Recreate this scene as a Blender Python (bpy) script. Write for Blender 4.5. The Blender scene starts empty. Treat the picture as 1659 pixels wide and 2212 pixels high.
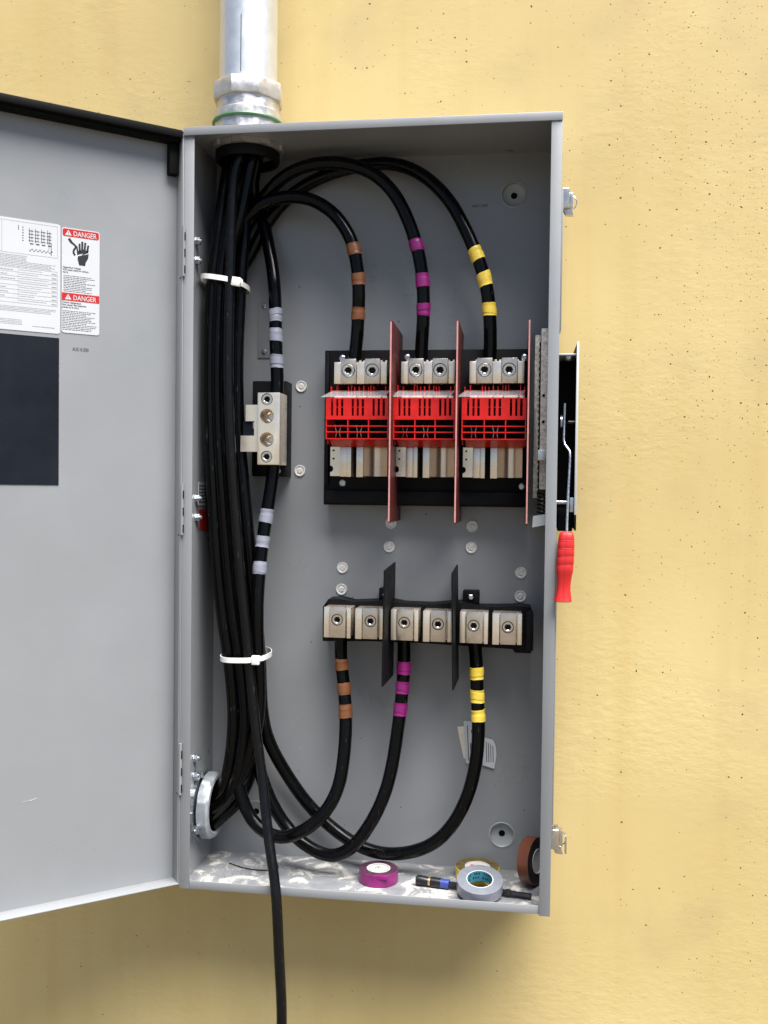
import bpy, bmesh, math, random
from mathutils import Vector, Matrix
R = math.radians
rnd = random.Random(7)
sc = bpy.context.scene
C = sc.collection

# ------------------------------------------------------------------ camera
cam_d = bpy.data.cameras.new('camera')
cam = bpy.data.objects.new('camera', cam_d)
C.objects.link(cam)
cam.location = (0.54491, -1.50632, 0.66101)
cam.rotation_euler = (1.546074, -0.011771, 0.140860)
cam_d.sensor_fit = 'VERTICAL'
cam_d.sensor_height = 36.0
cam_d.lens = 36.0 * 2081.95 / 2212.0
cam_d.clip_start = 0.02
cam_d.clip_end = 500
sc.camera = cam

# ------------------------------------------------------------------ sky, sun, exposure
SUN_EL, SUN_AZ = 68.0, -46.0          # azimuth: degrees to the left of straight out from the wall
w = bpy.data.worlds.new('World')
sc.world = w
w.use_nodes = True
nt = w.node_tree
bg = nt.nodes['Background']
sky = nt.nodes.new('ShaderNodeTexSky')
sky.sky_type = 'NISHITA'
sky.sun_disc = False
sky.sun_elevation = R(SUN_EL)
sky.sun_rotation = R(180 + SUN_AZ)
sky.air_density = 0.8
sky.dust_density = 1.0
sky.ozone_density = 0.6
nt.links.new(sky.outputs[0], bg.inputs[0])
bg.inputs[1].default_value = 0.05
sd = bpy.data.lights.new('sun', 'SUN')
sd.energy = 5.0
sd.angle = R(52)
sd.color = (1.0, 0.975, 0.95)
sun = bpy.data.objects.new('sun', sd)
C.objects.link(sun)
to_sun = Vector((-math.sin(R(SUN_AZ)) * math.cos(R(SUN_EL)), -math.cos(R(SUN_AZ)) * math.cos(R(SUN_EL)), math.sin(R(SUN_EL))))
sun.rotation_euler = to_sun.to_track_quat('Z', 'Y').to_euler()
sun.location = to_sun * 6
sc.view_settings.view_transform = 'Standard'
sc.view_settings.look = 'None'
sc.view_settings.gamma = 1.0
sc.view_settings.use_curve_mapping = False
sc.view_settings.exposure = 1.43
sc.render.engine = 'CYCLES'

# ------------------------------------------------------------------ materials
M = {}

def mat(name, col, rough=0.5, metal=0.0, spec=0.5, var=0.0, vscale=30.0, bump=0.0, bscale=200.0, stretch=(1, 1, 1), rvar=0.0, coat=0.0):
    m = bpy.data.materials.new(name)
    m.use_nodes = True
    t = m.node_tree
    b = t.nodes['Principled BSDF']
    b.inputs['Base Color'].default_value = (*col, 1)
    b.inputs['Roughness'].default_value = rough
    b.inputs['Metallic'].default_value = metal
    b.inputs['Specular IOR Level'].default_value = spec
    b.inputs['Coat Weight'].default_value = coat
    tc = t.nodes.new('ShaderNodeTexCoord')
    mp = t.nodes.new('ShaderNodeMapping')
    mp.inputs['Scale'].default_value = stretch
    t.links.new(tc.outputs['Object'], mp.inputs[0])
    if var or rvar:
        n = t.nodes.new('ShaderNodeTexNoise')
        n.inputs['Scale'].default_value = vscale
        n.inputs['Detail'].default_value = 6
        n.inputs['Roughness'].default_value = 0.65
        t.links.new(mp.outputs[0], n.inputs['Vector'])
        if var:
            r = t.nodes.new('ShaderNodeValToRGB')
            r.color_ramp.elements[0].position = 0.3
            r.color_ramp.elements[1].position = 0.7
            r.color_ramp.elements[0].color = (*[c * (1 - var) for c in col], 1)
            r.color_ramp.elements[1].color = (*[min(1, c * (1 + var)) for c in col], 1)
            t.links.new(n.outputs[0], r.inputs[0])
            t.links.new(r.outputs[0], b.inputs['Base Color'])
        if rvar:
            k = t.nodes.new('ShaderNodeMapRange')
            k.inputs[1].default_value, k.inputs[2].default_value = 0.3, 0.7
            k.inputs[3].default_value, k.inputs[4].default_value = max(0.02, rough - rvar), min(1, rough + rvar)
            t.links.new(n.outputs[0], k.inputs[0])
            t.links.new(k.outputs[0], b.inputs['Roughness'])
    if bump:
        n2 = t.nodes.new('ShaderNodeTexNoise')
        n2.inputs['Scale'].default_value = bscale
        n2.inputs['Detail'].default_value = 4
        t.links.new(mp.outputs[0], n2.inputs['Vector'])
        bp = t.nodes.new('ShaderNodeBump')
        bp.inputs['Strength'].default_value = bump
        bp.inputs['Distance'].default_value = 0.001
        t.links.new(n2.outputs[0], bp.inputs['Height'])
        t.links.new(bp.outputs[0], b.inputs['Normal'])
    M[name] = m
    return m

mat('enamel', (0.226, 0.233, 0.240), 0.36, var=0.035, vscale=5, bump=0.10, bscale=420, rvar=0.12)
mat('galvanised', (0.70, 0.72, 0.73), 0.40, 0.75, var=0.05, vscale=40, rvar=0.06, bump=0.05, bscale=90)
mat('cast_zinc', (0.58, 0.56, 0.545), 0.42, 0.8, var=0.14, vscale=70, rvar=0.15, bump=0.25, bscale=260)
mat('bushing_zinc', (0.40, 0.43, 0.455), 0.42, 0.55, var=0.10, vscale=60, rvar=0.1, bump=0.08, bscale=200)
mat('wire_jacket', (0.003, 0.003, 0.0033), 0.24, spec=0.26, var=0.2, vscale=60, rvar=0.06)
mat('zinc_screw', (0.48, 0.52, 0.56), 0.3, 0.95, var=0.15, vscale=300, rvar=0.1)
mat('tin_block', (0.60, 0.52, 0.435), 0.28, 0.85, var=0.10, vscale=60, rvar=0.08, bump=0.03, bscale=300)
mat('tin', (0.82, 0.72, 0.59), 0.28, 0.78, var=0.06, vscale=25, rvar=0.1, bump=0.03, bscale=300)
mat('tin_smooth', (0.74, 0.60, 0.47), 0.25, 0.85, var=0.06, vscale=30)
mat('tin_screw', (0.66, 0.62, 0.56), 0.28, 0.95, var=0.12, vscale=300)
mat('hole_shade', (0.006, 0.006, 0.006), 0.9, spec=0.05)  # near-black that puts the shade of holes and gaps into the colour
mat('black_plastic', (0.005, 0.005, 0.006), 0.5, spec=0.12, var=0.3, vscale=40, rvar=0.1)
mat('cable_jacket', (0.0016, 0.0016, 0.0018), 0.21, spec=0.17, var=0.25, vscale=60, rvar=0.14, bump=0.06, bscale=160, stretch=(1, 1, 0.2))
mat('rubber', (0.004, 0.004, 0.004), 0.6, spec=0.08, bump=0.1, bscale=300)
mat('red_plastic', (0.52, 0.010, 0.008), 0.34, spec=0.35, var=0.16, vscale=60, rvar=0.12)
mat('red_grip', (0.44, 0.014, 0.014), 0.42, spec=0.35, var=0.07, vscale=60, bump=0.05, bscale=400)
mat('red_fibre', (0.088, 0.018, 0.017), 0.45, spec=0.2, var=0.18, vscale=40, stretch=(1, 1, 0.25))
mat('fibre_edge', (0.50, 0.22, 0.20), 0.6, var=0.15, vscale=90)
mat('nylon', (0.80, 0.79, 0.75), 0.38, var=0.03)
mat('speckled_steel', (0.62, 0.58, 0.52), 0.5, 0.25, var=0.45, vscale=210, rvar=0.15)
mat('white_label', (0.47, 0.48, 0.49), 0.4, var=0.02, vscale=20)
mat('aged_label', (0.60, 0.56, 0.46), 0.55, var=0.12, vscale=60)
mat('label_red', (0.40, 0.016, 0.016), 0.4, spec=0.3)
mat('label_black', (0.014, 0.013, 0.013), 0.4)
mat('print_grey', (0.06, 0.065, 0.075), 0.5)
mat('print_faint', (0.20, 0.215, 0.23), 0.5)
mat('navy_panel', (0.008, 0.010, 0.015), 0.5, spec=0.1, var=0.2, vscale=12, rvar=0.1)
mat('stamp_ink', (0.06, 0.058, 0.06), 0.6)
for n_, c_ in dict(brown=(0.17, 0.064, 0.024), purple=(0.21, 0.010, 0.125), yellow=(0.80, 0.58, 0.07), grey=(0.22, 0.225, 0.27)).items():
    mat('tape_' + n_, c_, 0.34, var=0.12, vscale=70, bump=0.25, bscale=110, stretch=(1, 1, 2))
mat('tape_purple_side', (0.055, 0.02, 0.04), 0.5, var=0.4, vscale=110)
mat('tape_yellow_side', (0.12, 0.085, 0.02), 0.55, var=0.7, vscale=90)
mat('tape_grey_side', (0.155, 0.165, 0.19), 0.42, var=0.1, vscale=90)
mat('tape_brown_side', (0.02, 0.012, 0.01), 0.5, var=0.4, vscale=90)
mat('tape_roll_brown', (0.15, 0.045, 0.02), 0.3, var=0.15, vscale=50)
mat('core_white', (0.58, 0.57, 0.53), 0.55, var=0.04)
mat('core_cyan', (0.06, 0.30, 0.38), 0.5, var=0.05)
mat('ink_navy', (0.010, 0.02, 0.07), 0.5)
mat('logo_red', (0.60, 0.02, 0.06), 0.5)
mat('brass', (0.72, 0.48, 0.20), 0.3, 0.9)
mat('driver_black', (0.014, 0.014, 0.015), 0.32, 0.3, var=0.3, vscale=200, bump=0.2, bscale=500)
mat('driver_blue', (0.03, 0.05, 0.24), 0.35)
mat('green_gasket', (0.06, 0.16, 0.07), 0.4)
mat('dimple_paint', (0.30, 0.315, 0.31), 0.4, var=0.06)
mat('button_plastic', (0.62, 0.60, 0.56), 0.22, var=0.15, vscale=160)
mat('handle_black', (0.004, 0.004, 0.004), 0.6, spec=0.1, var=0.3)
mat('handle_edge', (0.55, 0.56, 0.54), 0.45, 0.3)
mat('latch_steel', (0.62, 0.59, 0.54), 0.22, 0.95, var=0.15, vscale=120)

# dusty scuffs along the cable jackets
for nm_ in ('cable_jacket', 'wire_jacket'):
    t = M[nm_].node_tree
    b = t.nodes['Principled BSDF']
    src = b.inputs['Base Color'].links[0].from_socket
    tcj = t.nodes.new('ShaderNodeTexCoord')
    mpj = t.nodes.new('ShaderNodeMapping'); mpj.inputs['Scale'].default_value = (1, 1, 0.16)
    nj = t.nodes.new('ShaderNodeTexNoise'); nj.inputs['Scale'].default_value = 260; nj.inputs['Detail'].default_value = 5
    rj = t.nodes.new('ShaderNodeMapRange'); rj.inputs[1].default_value = 0.66; rj.inputs[2].default_value = 0.78; rj.inputs[4].default_value = 0.7
    mj = t.nodes.new('ShaderNodeMix'); mj.data_type = 'RGBA'; mj.inputs[7].default_value = (0.06, 0.057, 0.052, 1)
    t.links.new(tcj.outputs['Object'], mpj.inputs[0]); t.links.new(mpj.outputs[0], nj.inputs['Vector']); t.links.new(nj.outputs[0], rj.inputs[0])
    t.links.new(rj.outputs[0], mj.inputs[0]); t.links.new(src, mj.inputs[6]); t.links.new(mj.outputs[2], b.inputs['Base Color'])

# transparent flap over the arc covers
m = mat('clear_sheet', (0.95, 0.93, 0.93), 0.12)
t = m.node_tree
b = t.nodes['Principled BSDF']
tr = t.nodes.new('ShaderNodeBsdfTransparent')
mx = t.nodes.new('ShaderNodeMixShader')
mx.inputs[0].default_value = 0.13
t.links.new(tr.outputs[0], mx.inputs[1])
t.links.new(b.outputs[0], mx.inputs[2])
t.links.new(mx.outputs[0], t.nodes['Material Output'].inputs[0])

# painted cement wall: soft mottling, trowel relief, pinholes in clusters
m = bpy.data.materials.new('wall_paint')
m.use_nodes = True
M['wall_paint'] = m
t = m.node_tree
N, L = t.nodes.new, t.links.new
b = t.nodes['Principled BSDF']
b.inputs['Roughness'].default_value = 0.62
b.inputs['Specular IOR Level'].default_value = 0.3
tc = N('ShaderNodeTexCoord')
big = N('ShaderNodeTexNoise'); big.inputs['Scale'].default_value = 2.6; big.inputs['Detail'].default_value = 5
L(tc.outputs['Object'], big.inputs['Vector'])
cr = N('ShaderNodeValToRGB')
cr.color_ramp.elements[0].position = 0.3; cr.color_ramp.elements[0].color = (0.505, 0.382, 0.160, 1)
cr.color_ramp.elements[1].position = 0.72; cr.color_ramp.elements[1].color = (0.595, 0.468, 0.214, 1)
L(big.outputs[0], cr.inputs[0])
# dull smudges
sm = N('ShaderNodeTexNoise'); sm.inputs['Scale'].default_value = 7; sm.inputs['Detail'].default_value = 4
L(tc.outputs['Object'], sm.inputs['Vector'])
smr = N('ShaderNodeMapRange'); smr.inputs[1].default_value = 0.54; smr.inputs[2].default_value = 0.76; smr.inputs[3].default_value = 0; smr.inputs[4].default_value = 0.40
L(sm.outputs[0], smr.inputs[0])
mixs = N('ShaderNodeMix'); mixs.data_type = 'RGBA'
# faint vertical run-off streaks
mps = N('ShaderNodeMapping'); mps.inputs['Scale'].default_value = (16, 1, 0.7)
L(tc.outputs['Object'], mps.inputs[0])
stn = N('ShaderNodeTexNoise'); stn.inputs['Scale'].default_value = 1.6; stn.inputs['Detail'].default_value = 5
L(mps.outputs[0], stn.inputs['Vector'])
str_ = N('ShaderNodeMapRange'); str_.inputs[1].default_value = 0.5; str_.inputs[2].default_value = 0.8; str_.inputs[3].default_value = 0; str_.inputs[4].default_value = 0.4
L(stn.outputs[0], str_.inputs[0])
mst = N('ShaderNodeMix'); mst.data_type = 'RGBA'; L(str_.outputs[0], mst.inputs[0]); L(cr.outputs[0], mst.inputs[6]); mst.inputs[7].default_value = (0.50, 0.355, 0.135, 1)
L(smr.outputs[0], mixs.inputs[0]); L(mst.outputs[2], mixs.inputs[6]); mixs.inputs[7].default_value = (0.40, 0.31, 0.15, 1)
# pinholes: two voronoi sizes, each cell with its own chance and radius, thinned by a clustering noise
def pits(scale, rmax, chance, seed):
    mp = N('ShaderNodeMapping'); mp.inputs['Location'].default_value = (seed, seed * 1.7, seed * 0.6)
    L(tc.outputs['Object'], mp.inputs[0])
    ds = N('ShaderNodeTexNoise'); ds.inputs['Scale'].default_value = 90
    L(mp.outputs[0], ds.inputs['Vector'])
    ad = N('ShaderNodeMixRGB'); ad.blend_type = 'ADD'; ad.inputs[0].default_value = 0.006
    L(mp.outputs[0], ad.inputs[1]); L(ds.outputs[1], ad.inputs[2])
    v = N('ShaderNodeTexVoronoi'); v.inputs['Scale'].default_value = scale; v.voronoi_dimensions = '2D'
    sw = N('ShaderNodeSeparateXYZ'); cb = N('ShaderNodeCombineXYZ')
    L(ad.outputs[0], sw.inputs[0]); L(sw.outputs[0], cb.inputs[0]); L(sw.outputs[2], cb.inputs[1])
    L(cb.outputs[0], v.inputs['Vector'])
    sc_ = N('ShaderNodeSeparateColor'); L(v.outputs['Color'], sc_.inputs[0])
    cl = N('ShaderNodeTexNoise'); cl.inputs['Scale'].default_value = 3.2; cl.inputs['Detail'].default_value = 3
    L(mp.outputs[0], cl.inputs['Vector'])
    clr = N('ShaderNodeMapRange'); clr.inputs[1].default_value = 0.42; clr.inputs[2].default_value = 0.66; clr.inputs[4].default_value = chance; clr.inputs[3].default_value = chance * 0.1
    L(cl.outputs[0], clr.inputs[0])
    sx_ = N('ShaderNodeSeparateXYZ'); L(tc.outputs['Object'], sx_.inputs[0])
    gx = N('ShaderNodeMapRange'); gx.inputs[1].default_value = 0.55; gx.inputs[2].default_value = 0.95; gx.inputs[3].default_value = 0.22; gx.inputs[4].default_value = 1.15
    L(sx_.outputs[0], gx.inputs[0])
    gz_ = N('ShaderNodeMapRange'); gz_.inputs[1].default_value = 0.25; gz_.inputs[2].default_value = 1.0; gz_.inputs[3].default_value = 0.35; gz_.inputs[4].default_value = 1.1
    L(sx_.outputs[2], gz_.inputs[0])
    g2 = N('ShaderNodeMath'); g2.operation = 'MULTIPLY'; L(gx.outputs[0], g2.inputs[0]); L(gz_.outputs[0], g2.inputs[1])
    gm = N('ShaderNodeMath'); gm.operation = 'MULTIPLY'; L(clr.outputs[0], gm.inputs[0]); L(g2.outputs[0], gm.inputs[1])
    lt = N('ShaderNodeMath'); lt.operation = 'LESS_THAN'; L(sc_.outputs[0], lt.inputs[0]); L(gm.outputs[0], lt.inputs[1])
    rad = N('ShaderNodeMapRange'); rad.inputs[3].default_value = rmax * 0.35; rad.inputs[4].default_value = rmax
    pw = N('ShaderNodeMath'); pw.operation = 'POWER'; pw.inputs[1].default_value = 2.2; L(sc_.outputs[1], pw.inputs[0])
    L(pw.outputs[0], rad.inputs[0])
    dv = N('ShaderNodeMath'); dv.operation = 'DIVIDE'; L(v.outputs['Distance'], dv.inputs[0]); L(rad.outputs[0], dv.inputs[1])
    ss = N('ShaderNodeMapRange'); ss.interpolation_type = 'SMOOTHSTEP'; ss.inputs[1].default_value = 1.0; ss.inputs[2].default_value = 0.55
    L(dv.outputs[0], ss.inputs[0])
    mu = N('ShaderNodeMath'); mu.operation = 'MULTIPLY'; L(ss.outputs[0], mu.inputs[0]); L(lt.outputs[0], mu.inputs[1])
    return mu.outputs[0]
pa = pits(46, 0.098, 0.85, 3.1)
pb = pits(105, 0.135, 0.75, 8.3)
pm = N('ShaderNodeMath'); pm.operation = 'MAXIMUM'; L(pa, pm.inputs[0]); L(pb, pm.inputs[1])
pf = N('ShaderNodeMath'); pf.operation = 'MULTIPLY'; pf.inputs[1].default_value = 0.95; L(pm.outputs[0], pf.inputs[0])
mixp = N('ShaderNodeMix'); mixp.data_type = 'RGBA'
L(pf.outputs[0], mixp.inputs[0]); L(mixs.outputs[2], mixp.inputs[6]); mixp.inputs[7].default_value = (0.06, 0.043, 0.02, 1)
L(mixp.outputs[2], b.inputs['Base Color'])
mpb = N('ShaderNodeMapping'); mpb.inputs['Scale'].default_value = (1, 1, 1.8)
L(tc.outputs['Object'], mpb.inputs[0])
tw = N('ShaderNodeTexNoise'); tw.inputs['Scale'].default_value = 60; tw.inputs['Detail'].default_value = 5; tw.inputs['Roughness'].default_value = 0.55
L(mpb.outputs[0], tw.inputs['Vector'])
hs = N('ShaderNodeMath'); hs.operation = 'MULTIPLY_ADD'; hs.inputs[1].default_value = -1.6
rg = N('ShaderNodeTexNoise'); rg.inputs['Scale'].default_value = 3.0
L(tc.outputs['Object'], rg.inputs['Vector'])
rgr = N('ShaderNodeMapRange'); rgr.inputs[1].default_value = 0.42; rgr.inputs[2].default_value = 0.64; rgr.inputs[3].default_value = 0.5; rgr.inputs[4].default_value = 3.2
L(rg.outputs[0], rgr.inputs[0])
twm = N('ShaderNodeMath'); twm.operation = 'MULTIPLY'; L(tw.outputs[0], twm.inputs[0]); L(rgr.outputs[0], twm.inputs[1])
L(pm.outputs[0], hs.inputs[0]); L(twm.outputs[0], hs.inputs[2])
bp = N('ShaderNodeBump'); bp.inputs['Strength'].default_value = 0.22; bp.inputs['Distance'].default_value = 0.0010
L(hs.outputs[0], bp.inputs['Height']); L(bp.outputs[0], b.inputs['Normal'])

# enamel under settled cement dust, for the box floor
m = bpy.data.materials.new('dusty_enamel')
m.use_nodes = True
M['dusty_enamel'] = m
t = m.node_tree
N, L = t.nodes.new, t.links.new
b = t.nodes['Principled BSDF']
tc = N('ShaderNodeTexCoord')
n1 = N('ShaderNodeTexNoise'); n1.inputs['Scale'].default_value = 22; n1.inputs['Detail'].default_value = 9; n1.inputs['Roughness'].default_value = 0.7
n1.inputs['Distortion'].default_value = 0.8
L(tc.outputs['Object'], n1.inputs['Vector'])
cr = N('ShaderNodeValToRGB')
cr.color_ramp.elements[0].position = 0.38; cr.color_ramp.elements[0].color = (0.17, 0.178, 0.19, 1)
cr.color_ramp.elements[1].position = 0.62; cr.color_ramp.elements[1].color = (0.55, 0.52, 0.47, 1)
e = cr.color_ramp.elements.new(0.52); e.color = (0.20, 0.205, 0.21, 1)
L(n1.outputs[0], cr.inputs[0])
n2 = N('ShaderNodeTexNoise'); n2.inputs['Scale'].default_value = 120; n2.inputs['Detail'].default_value = 3
L(tc.outputs['Object'], n2.inputs['Vector'])
mr = N('ShaderNodeMapRange'); mr.inputs[1].default_value = 0.66; mr.inputs[2].default_value = 0.74
L(n2.outputs[0], mr.inputs[0])
mx = N('ShaderNodeMix'); mx.data_type = 'RGBA'
L(mr.outputs[0], mx.inputs[0]); L(cr.outputs[0], mx.inputs[6]); mx.inputs[7].default_value = (0.13, 0.115, 0.10, 1)
L(mx.outputs[2], b.inputs['Base Color'])
rr = N('ShaderNodeMapRange'); rr.inputs[1].default_value = 0.35; rr.inputs[2].default_value = 0.65; rr.inputs[3].default_value = 0.35; rr.inputs[4].default_value = 0.85
L(n1.outputs[0], rr.inputs[0]); L(rr.outputs[0], b.inputs['Roughness'])
bp = N('ShaderNodeBump'); bp.inputs['Strength'].default_value = 0.35; bp.inputs['Distance'].default_value = 0.001
L(n1.outputs[0], bp.inputs['Height']); L(bp.outputs[0], b.inputs['Normal'])

mat('settled_dust', (0.36, 0.345, 0.315), 0.8, var=0.35, vscale=60)
mat('socket_shade', (0.035, 0.031, 0.027), 0.6, 0.2, spec=0.2)  # shade inside the screw hex sockets, painted as a dark colour
mat('paving', (0.08, 0.067, 0.048), 0.85, var=0.25, vscale=6, bump=0.3, bscale=60)

# ------------------------------------------------------------------ helpers
def box(bm, x0, x1, y0, y1, z0, z1, b=0.0, seg=2):
    r = bmesh.ops.create_cube(bm, size=1)
    vs = r['verts']
    for v in vs:
        v.co = Vector(((x0 + x1) / 2 + v.co.x * (x1 - x0), (y0 + y1) / 2 + v.co.y * (y1 - y0), (z0 + z1) / 2 + v.co.z * (z1 - z0)))
    if b:
        es = list({e for v in vs for e in v.link_edges})
        bmesh.ops.bevel(bm, geom=es, offset=b, segments=seg, profile=0.5, affect='EDGES')
    return bm

AX = {'x': Matrix(((0, 0, 1), (1, 0, 0), (0, 1, 0))), 'y': Matrix(((1, 0, 0), (0, 0, 1), (0, 1, 0))), 'z': Matrix.Identity(3)}

def lathe(bm, prof, c, ax='z', n=32, shape=None, closed=False):
    """prof: (radius, height along the axis); shape(angle, i) scales the radius of profile point i"""
    A = ax if isinstance(ax, Matrix) else AX[ax]
    c = Vector(c)
    rings = []
    for i, (r, h) in enumerate(prof):
        if r < 1e-7:
            rings.append([bm.verts.new(c + A @ Vector((0, 0, h)))])
        else:
            rings.append([bm.verts.new(c + A @ Vector((r * (shape(2 * math.pi * k / n, i) if shape else 1) * math.cos(2 * math.pi * k / n),
                                                         r * (shape(2 * math.pi * k / n, i) if shape else 1) * math.sin(2 * math.pi * k / n), h))) for k in range(n)])
    pairs = list(zip(rings, rings[1:])) + ([(rings[-1], rings[0])] if closed else [])
    for a, q in pairs:
        for k in range(n):
            f = [a[k % len(a)], a[(k + 1) % len(a)], q[(k + 1) % len(q)], q[k % len(q)]]
            f = list(dict.fromkeys(f))
            if len(f) > 2:
                try: bm.faces.new(f)
                except ValueError: pass
    return bm

def cyl(bm, c, ax, r, h, n=24, ch=0.0):
    p = [(0, 0), (r - ch, 0), (r, ch), (r, h - ch), (r - ch, h), (0, h)] if ch else [(0, 0), (r, 0), (r, h), (0, h)]
    return lathe(bm, p, c, ax, n)

def prism(bm, poly, y0, y1, plane='xz'):
    mk = {'xz': lambda a, c, y: (a, y, c), 'yz': lambda a, c, y: (y, a, c), 'xy': lambda a, c, y: (a, c, y)}[plane]
    A = [bm.verts.new(mk(a, c, y0)) for a, c in poly]
    B = [bm.verts.new(mk(a, c, y1)) for a, c in poly]
    n = len(poly)
    bm.faces.new(A); bm.faces.new(B[::-1])
    for k in range(n):
        bm.faces.new((A[k], B[k], B[(k + 1) % n], A[(k + 1) % n]))
    return bm

def spline(pts, sub=10):
    P = [Vector(p) for p in pts]
    P = [P[0] * 2 - P[1]] + P + [P[-1] * 2 - P[-2]]
    out = []
    for i in range(1, len(P) - 2):
        p0, p1, p2, p3 = P[i - 1:i + 3]
        for k in range(sub):
            u = k / sub
            out.append(0.5 * ((2 * p1) + (p2 - p0) * u + (2 * p0 - 5 * p1 + 4 * p2 - p3) * u * u + (3 * p1 - p0 - 3 * p2 + p3) * u ** 3))
    out.append(P[-2])
    return out

def smooth_path(P, k=3):
    for _ in range(k):
        P = [P[0]] + [(P[i - 1] + P[i] * 2 + P[i + 1]) / 4 for i in range(1, len(P) - 1)] + [P[-1]]
    return P

def tube(bm, P, r, n=18, cap=True, rf=None):
    rings = []
    up = None
    for i, p in enumerate(P):
        tg = (P[min(i + 1, len(P) - 1)] - P[max(i - 1, 0)]).normalized()
        if up is None:
            up = tg.orthogonal().normalized()
        up = (up - tg * up.dot(tg)).normalized()
        s = tg.cross(up)
        rr = rf(i) if rf else r
        rings.append([bm.verts.new(p + (up * math.cos(2 * math.pi * k / n) + s * math.sin(2 * math.pi * k / n)) * rr) for k in range(n)])
    for a, q in zip(rings, rings[1:]):
        for k in range(n):
            bm.faces.new((a[k], a[(k + 1) % n], q[(k + 1) % n], q[k]))
    if cap:
        bm.faces.new(rings[0][::-1]); bm.faces.new(rings[-1])
    return bm

ORG = {}

def mesh_from(name, bm, material, org=(0, 0, 0), flat=False):
    bmesh.ops.recalc_face_normals(bm, faces=bm.faces)
    o = Vector(org)
    if o.length:
        bmesh.ops.translate(bm, verts=bm.verts, vec=-o)
    me = bpy.data.meshes.new(name)
    bm.to_mesh(me)
    bm.free()
    for mm in ([material] if isinstance(material, str) else material): me.materials.append(M[mm])
    if not flat:
        for p in me.polygons: p.use_smooth = True
        me.set_sharp_from_angle(angle=R(32))
    return me

def tag(o, label, cat, group=None):
    o['label'] = label; o['category'] = cat
    if group: o['group'] = group
    return o

def thing(name, label, cat, loc, group=None):
    o = bpy.data.objects.new(name, None)
    o.empty_display_size = 0.02
    C.objects.link(o)
    o.location = loc
    ORG[o.name] = Vector(loc)
    return tag(o, label, cat, group)

def part(name, bm, material, parent, flat=False):
    org = ORG[parent.name]
    o = bpy.data.objects.new(name, mesh_from(name, bm, material, org, flat))
    C.objects.link(o)
    o.parent = parent
    ORG[o.name] = org
    return o

def again(src, parent, off):
    """another copy of a part, sharing its mesh, moved by off"""
    o = src.copy(); C.objects.link(o); o.parent = parent
    o.location = Vector(src.location) + Vector(off)
    ORG[o.name] = ORG[src.name] + Vector(off)
    return o

def single(name, bm, material, label, cat, group=None, flat=False):
    lo = [min(v.co[k] for v in bm.verts) for k in range(3)]
    hi = [max(v.co[k] for v in bm.verts) for k in range(3)]
    org = Vector(((lo[0] + hi[0]) / 2, (lo[1] + hi[1]) / 2, lo[2]))
    o = bpy.data.objects.new(name, mesh_from(name, bm, material, org, flat))
    C.objects.link(o)
    o.location = org
    return tag(o, label, cat, group)

def structure(name, bm, material):
    o = bpy.data.objects.new(name, mesh_from(name, bm, material))
    C.objects.link(o); o['kind'] = 'structure'
    return o

def cut(o, bm):
    """take the shape in bm out of mesh object o (both in o's own coordinates)"""
    bmesh.ops.recalc_face_normals(bm, faces=bm.faces)
    me = bpy.data.meshes.new('cutter'); bm.to_mesh(me); bm.free()
    k = bpy.data.objects.new('cutter', me); C.objects.link(k)
    k.matrix_world = o.matrix_world
    md = o.modifiers.new('cut', 'BOOLEAN'); md.object = k; md.solver = 'EXACT'
    bpy.context.view_layer.update()
    k.matrix_world = o.matrix_world
    bpy.context.view_layer.update()
    dg = bpy.context.evaluated_depsgraph_get()
    new = bpy.data.meshes.new_from_object(o.evaluated_get(dg))
    o.modifiers.clear()
    old = o.data; o.data = new; new.name = old.name
    for p in new.polygons: p.use_smooth = True
    new.set_sharp_from_angle(angle=R(32))
    bpy.data.objects.remove(k); bpy.data.meshes.remove(me)

def text_bm(body, size, x, y, z, align='LEFT', sx=1.0, bold=0.0, rot=0.0):
    cu = bpy.data.curves.new('t', 'FONT')
    cu.body = body; cu.size = size; cu.align_x = align; cu.offset = bold; cu.resolution_u = 2
    ob = bpy.data.objects.new('t', cu); C.objects.link(ob)
    bpy.context.view_layer.update()
    dg = bpy.context.evaluated_depsgraph_get()
    me = bpy.data.meshes.new_from_object(ob.evaluated_get(dg))
    bm = bmesh.new(); bm.from_mesh(me)
    ca, sa = math.cos(rot), math.sin(rot)
    for v in bm.verts:
        a, c = v.co.x * sx, v.co.y
        v.co = Vector((x + a * ca - c * sa, y, z + a * sa + c * ca))
    bpy.data.objects.remove(ob); bpy.data.curves.remove(cu); bpy.data.meshes.remove(me)
    return bm

def merge(a, b_):
    me = bpy.data.meshes.new('m'); b_.to_mesh(me); b_.free(); a.from_mesh(me); bpy.data.meshes.remove(me)
    return a

def quad(bm, x0, x1, z0, z1, y, rot=0.0):
    cx, cz = (x0 + x1) / 2, (z0 + z1) / 2
    ca, sa = math.cos(rot), math.sin(rot)
    vs = []
    for a, c in ((x0, z0), (x1, z0), (x1, z1), (x0, z1)):
        a -= cx; c -= cz
        vs.append(bm.verts.new((cx + a * ca - c * sa, y, cz + a * sa + c * ca)))
    bm.faces.new(vs)

def greek(bm, x0, x1, z, h, y, fill=1.0):
    """one line of unreadable small print: word-length dashes"""
    x = x0
    end = x0 + (x1 - x0) * fill
    while x < end - h * 2:
        wl = rnd.uniform(2.0, 6.5) * h
        quad(bm, x, min(x + wl, end), z, z + h, y)
        x += wl + h * 0.9

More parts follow.
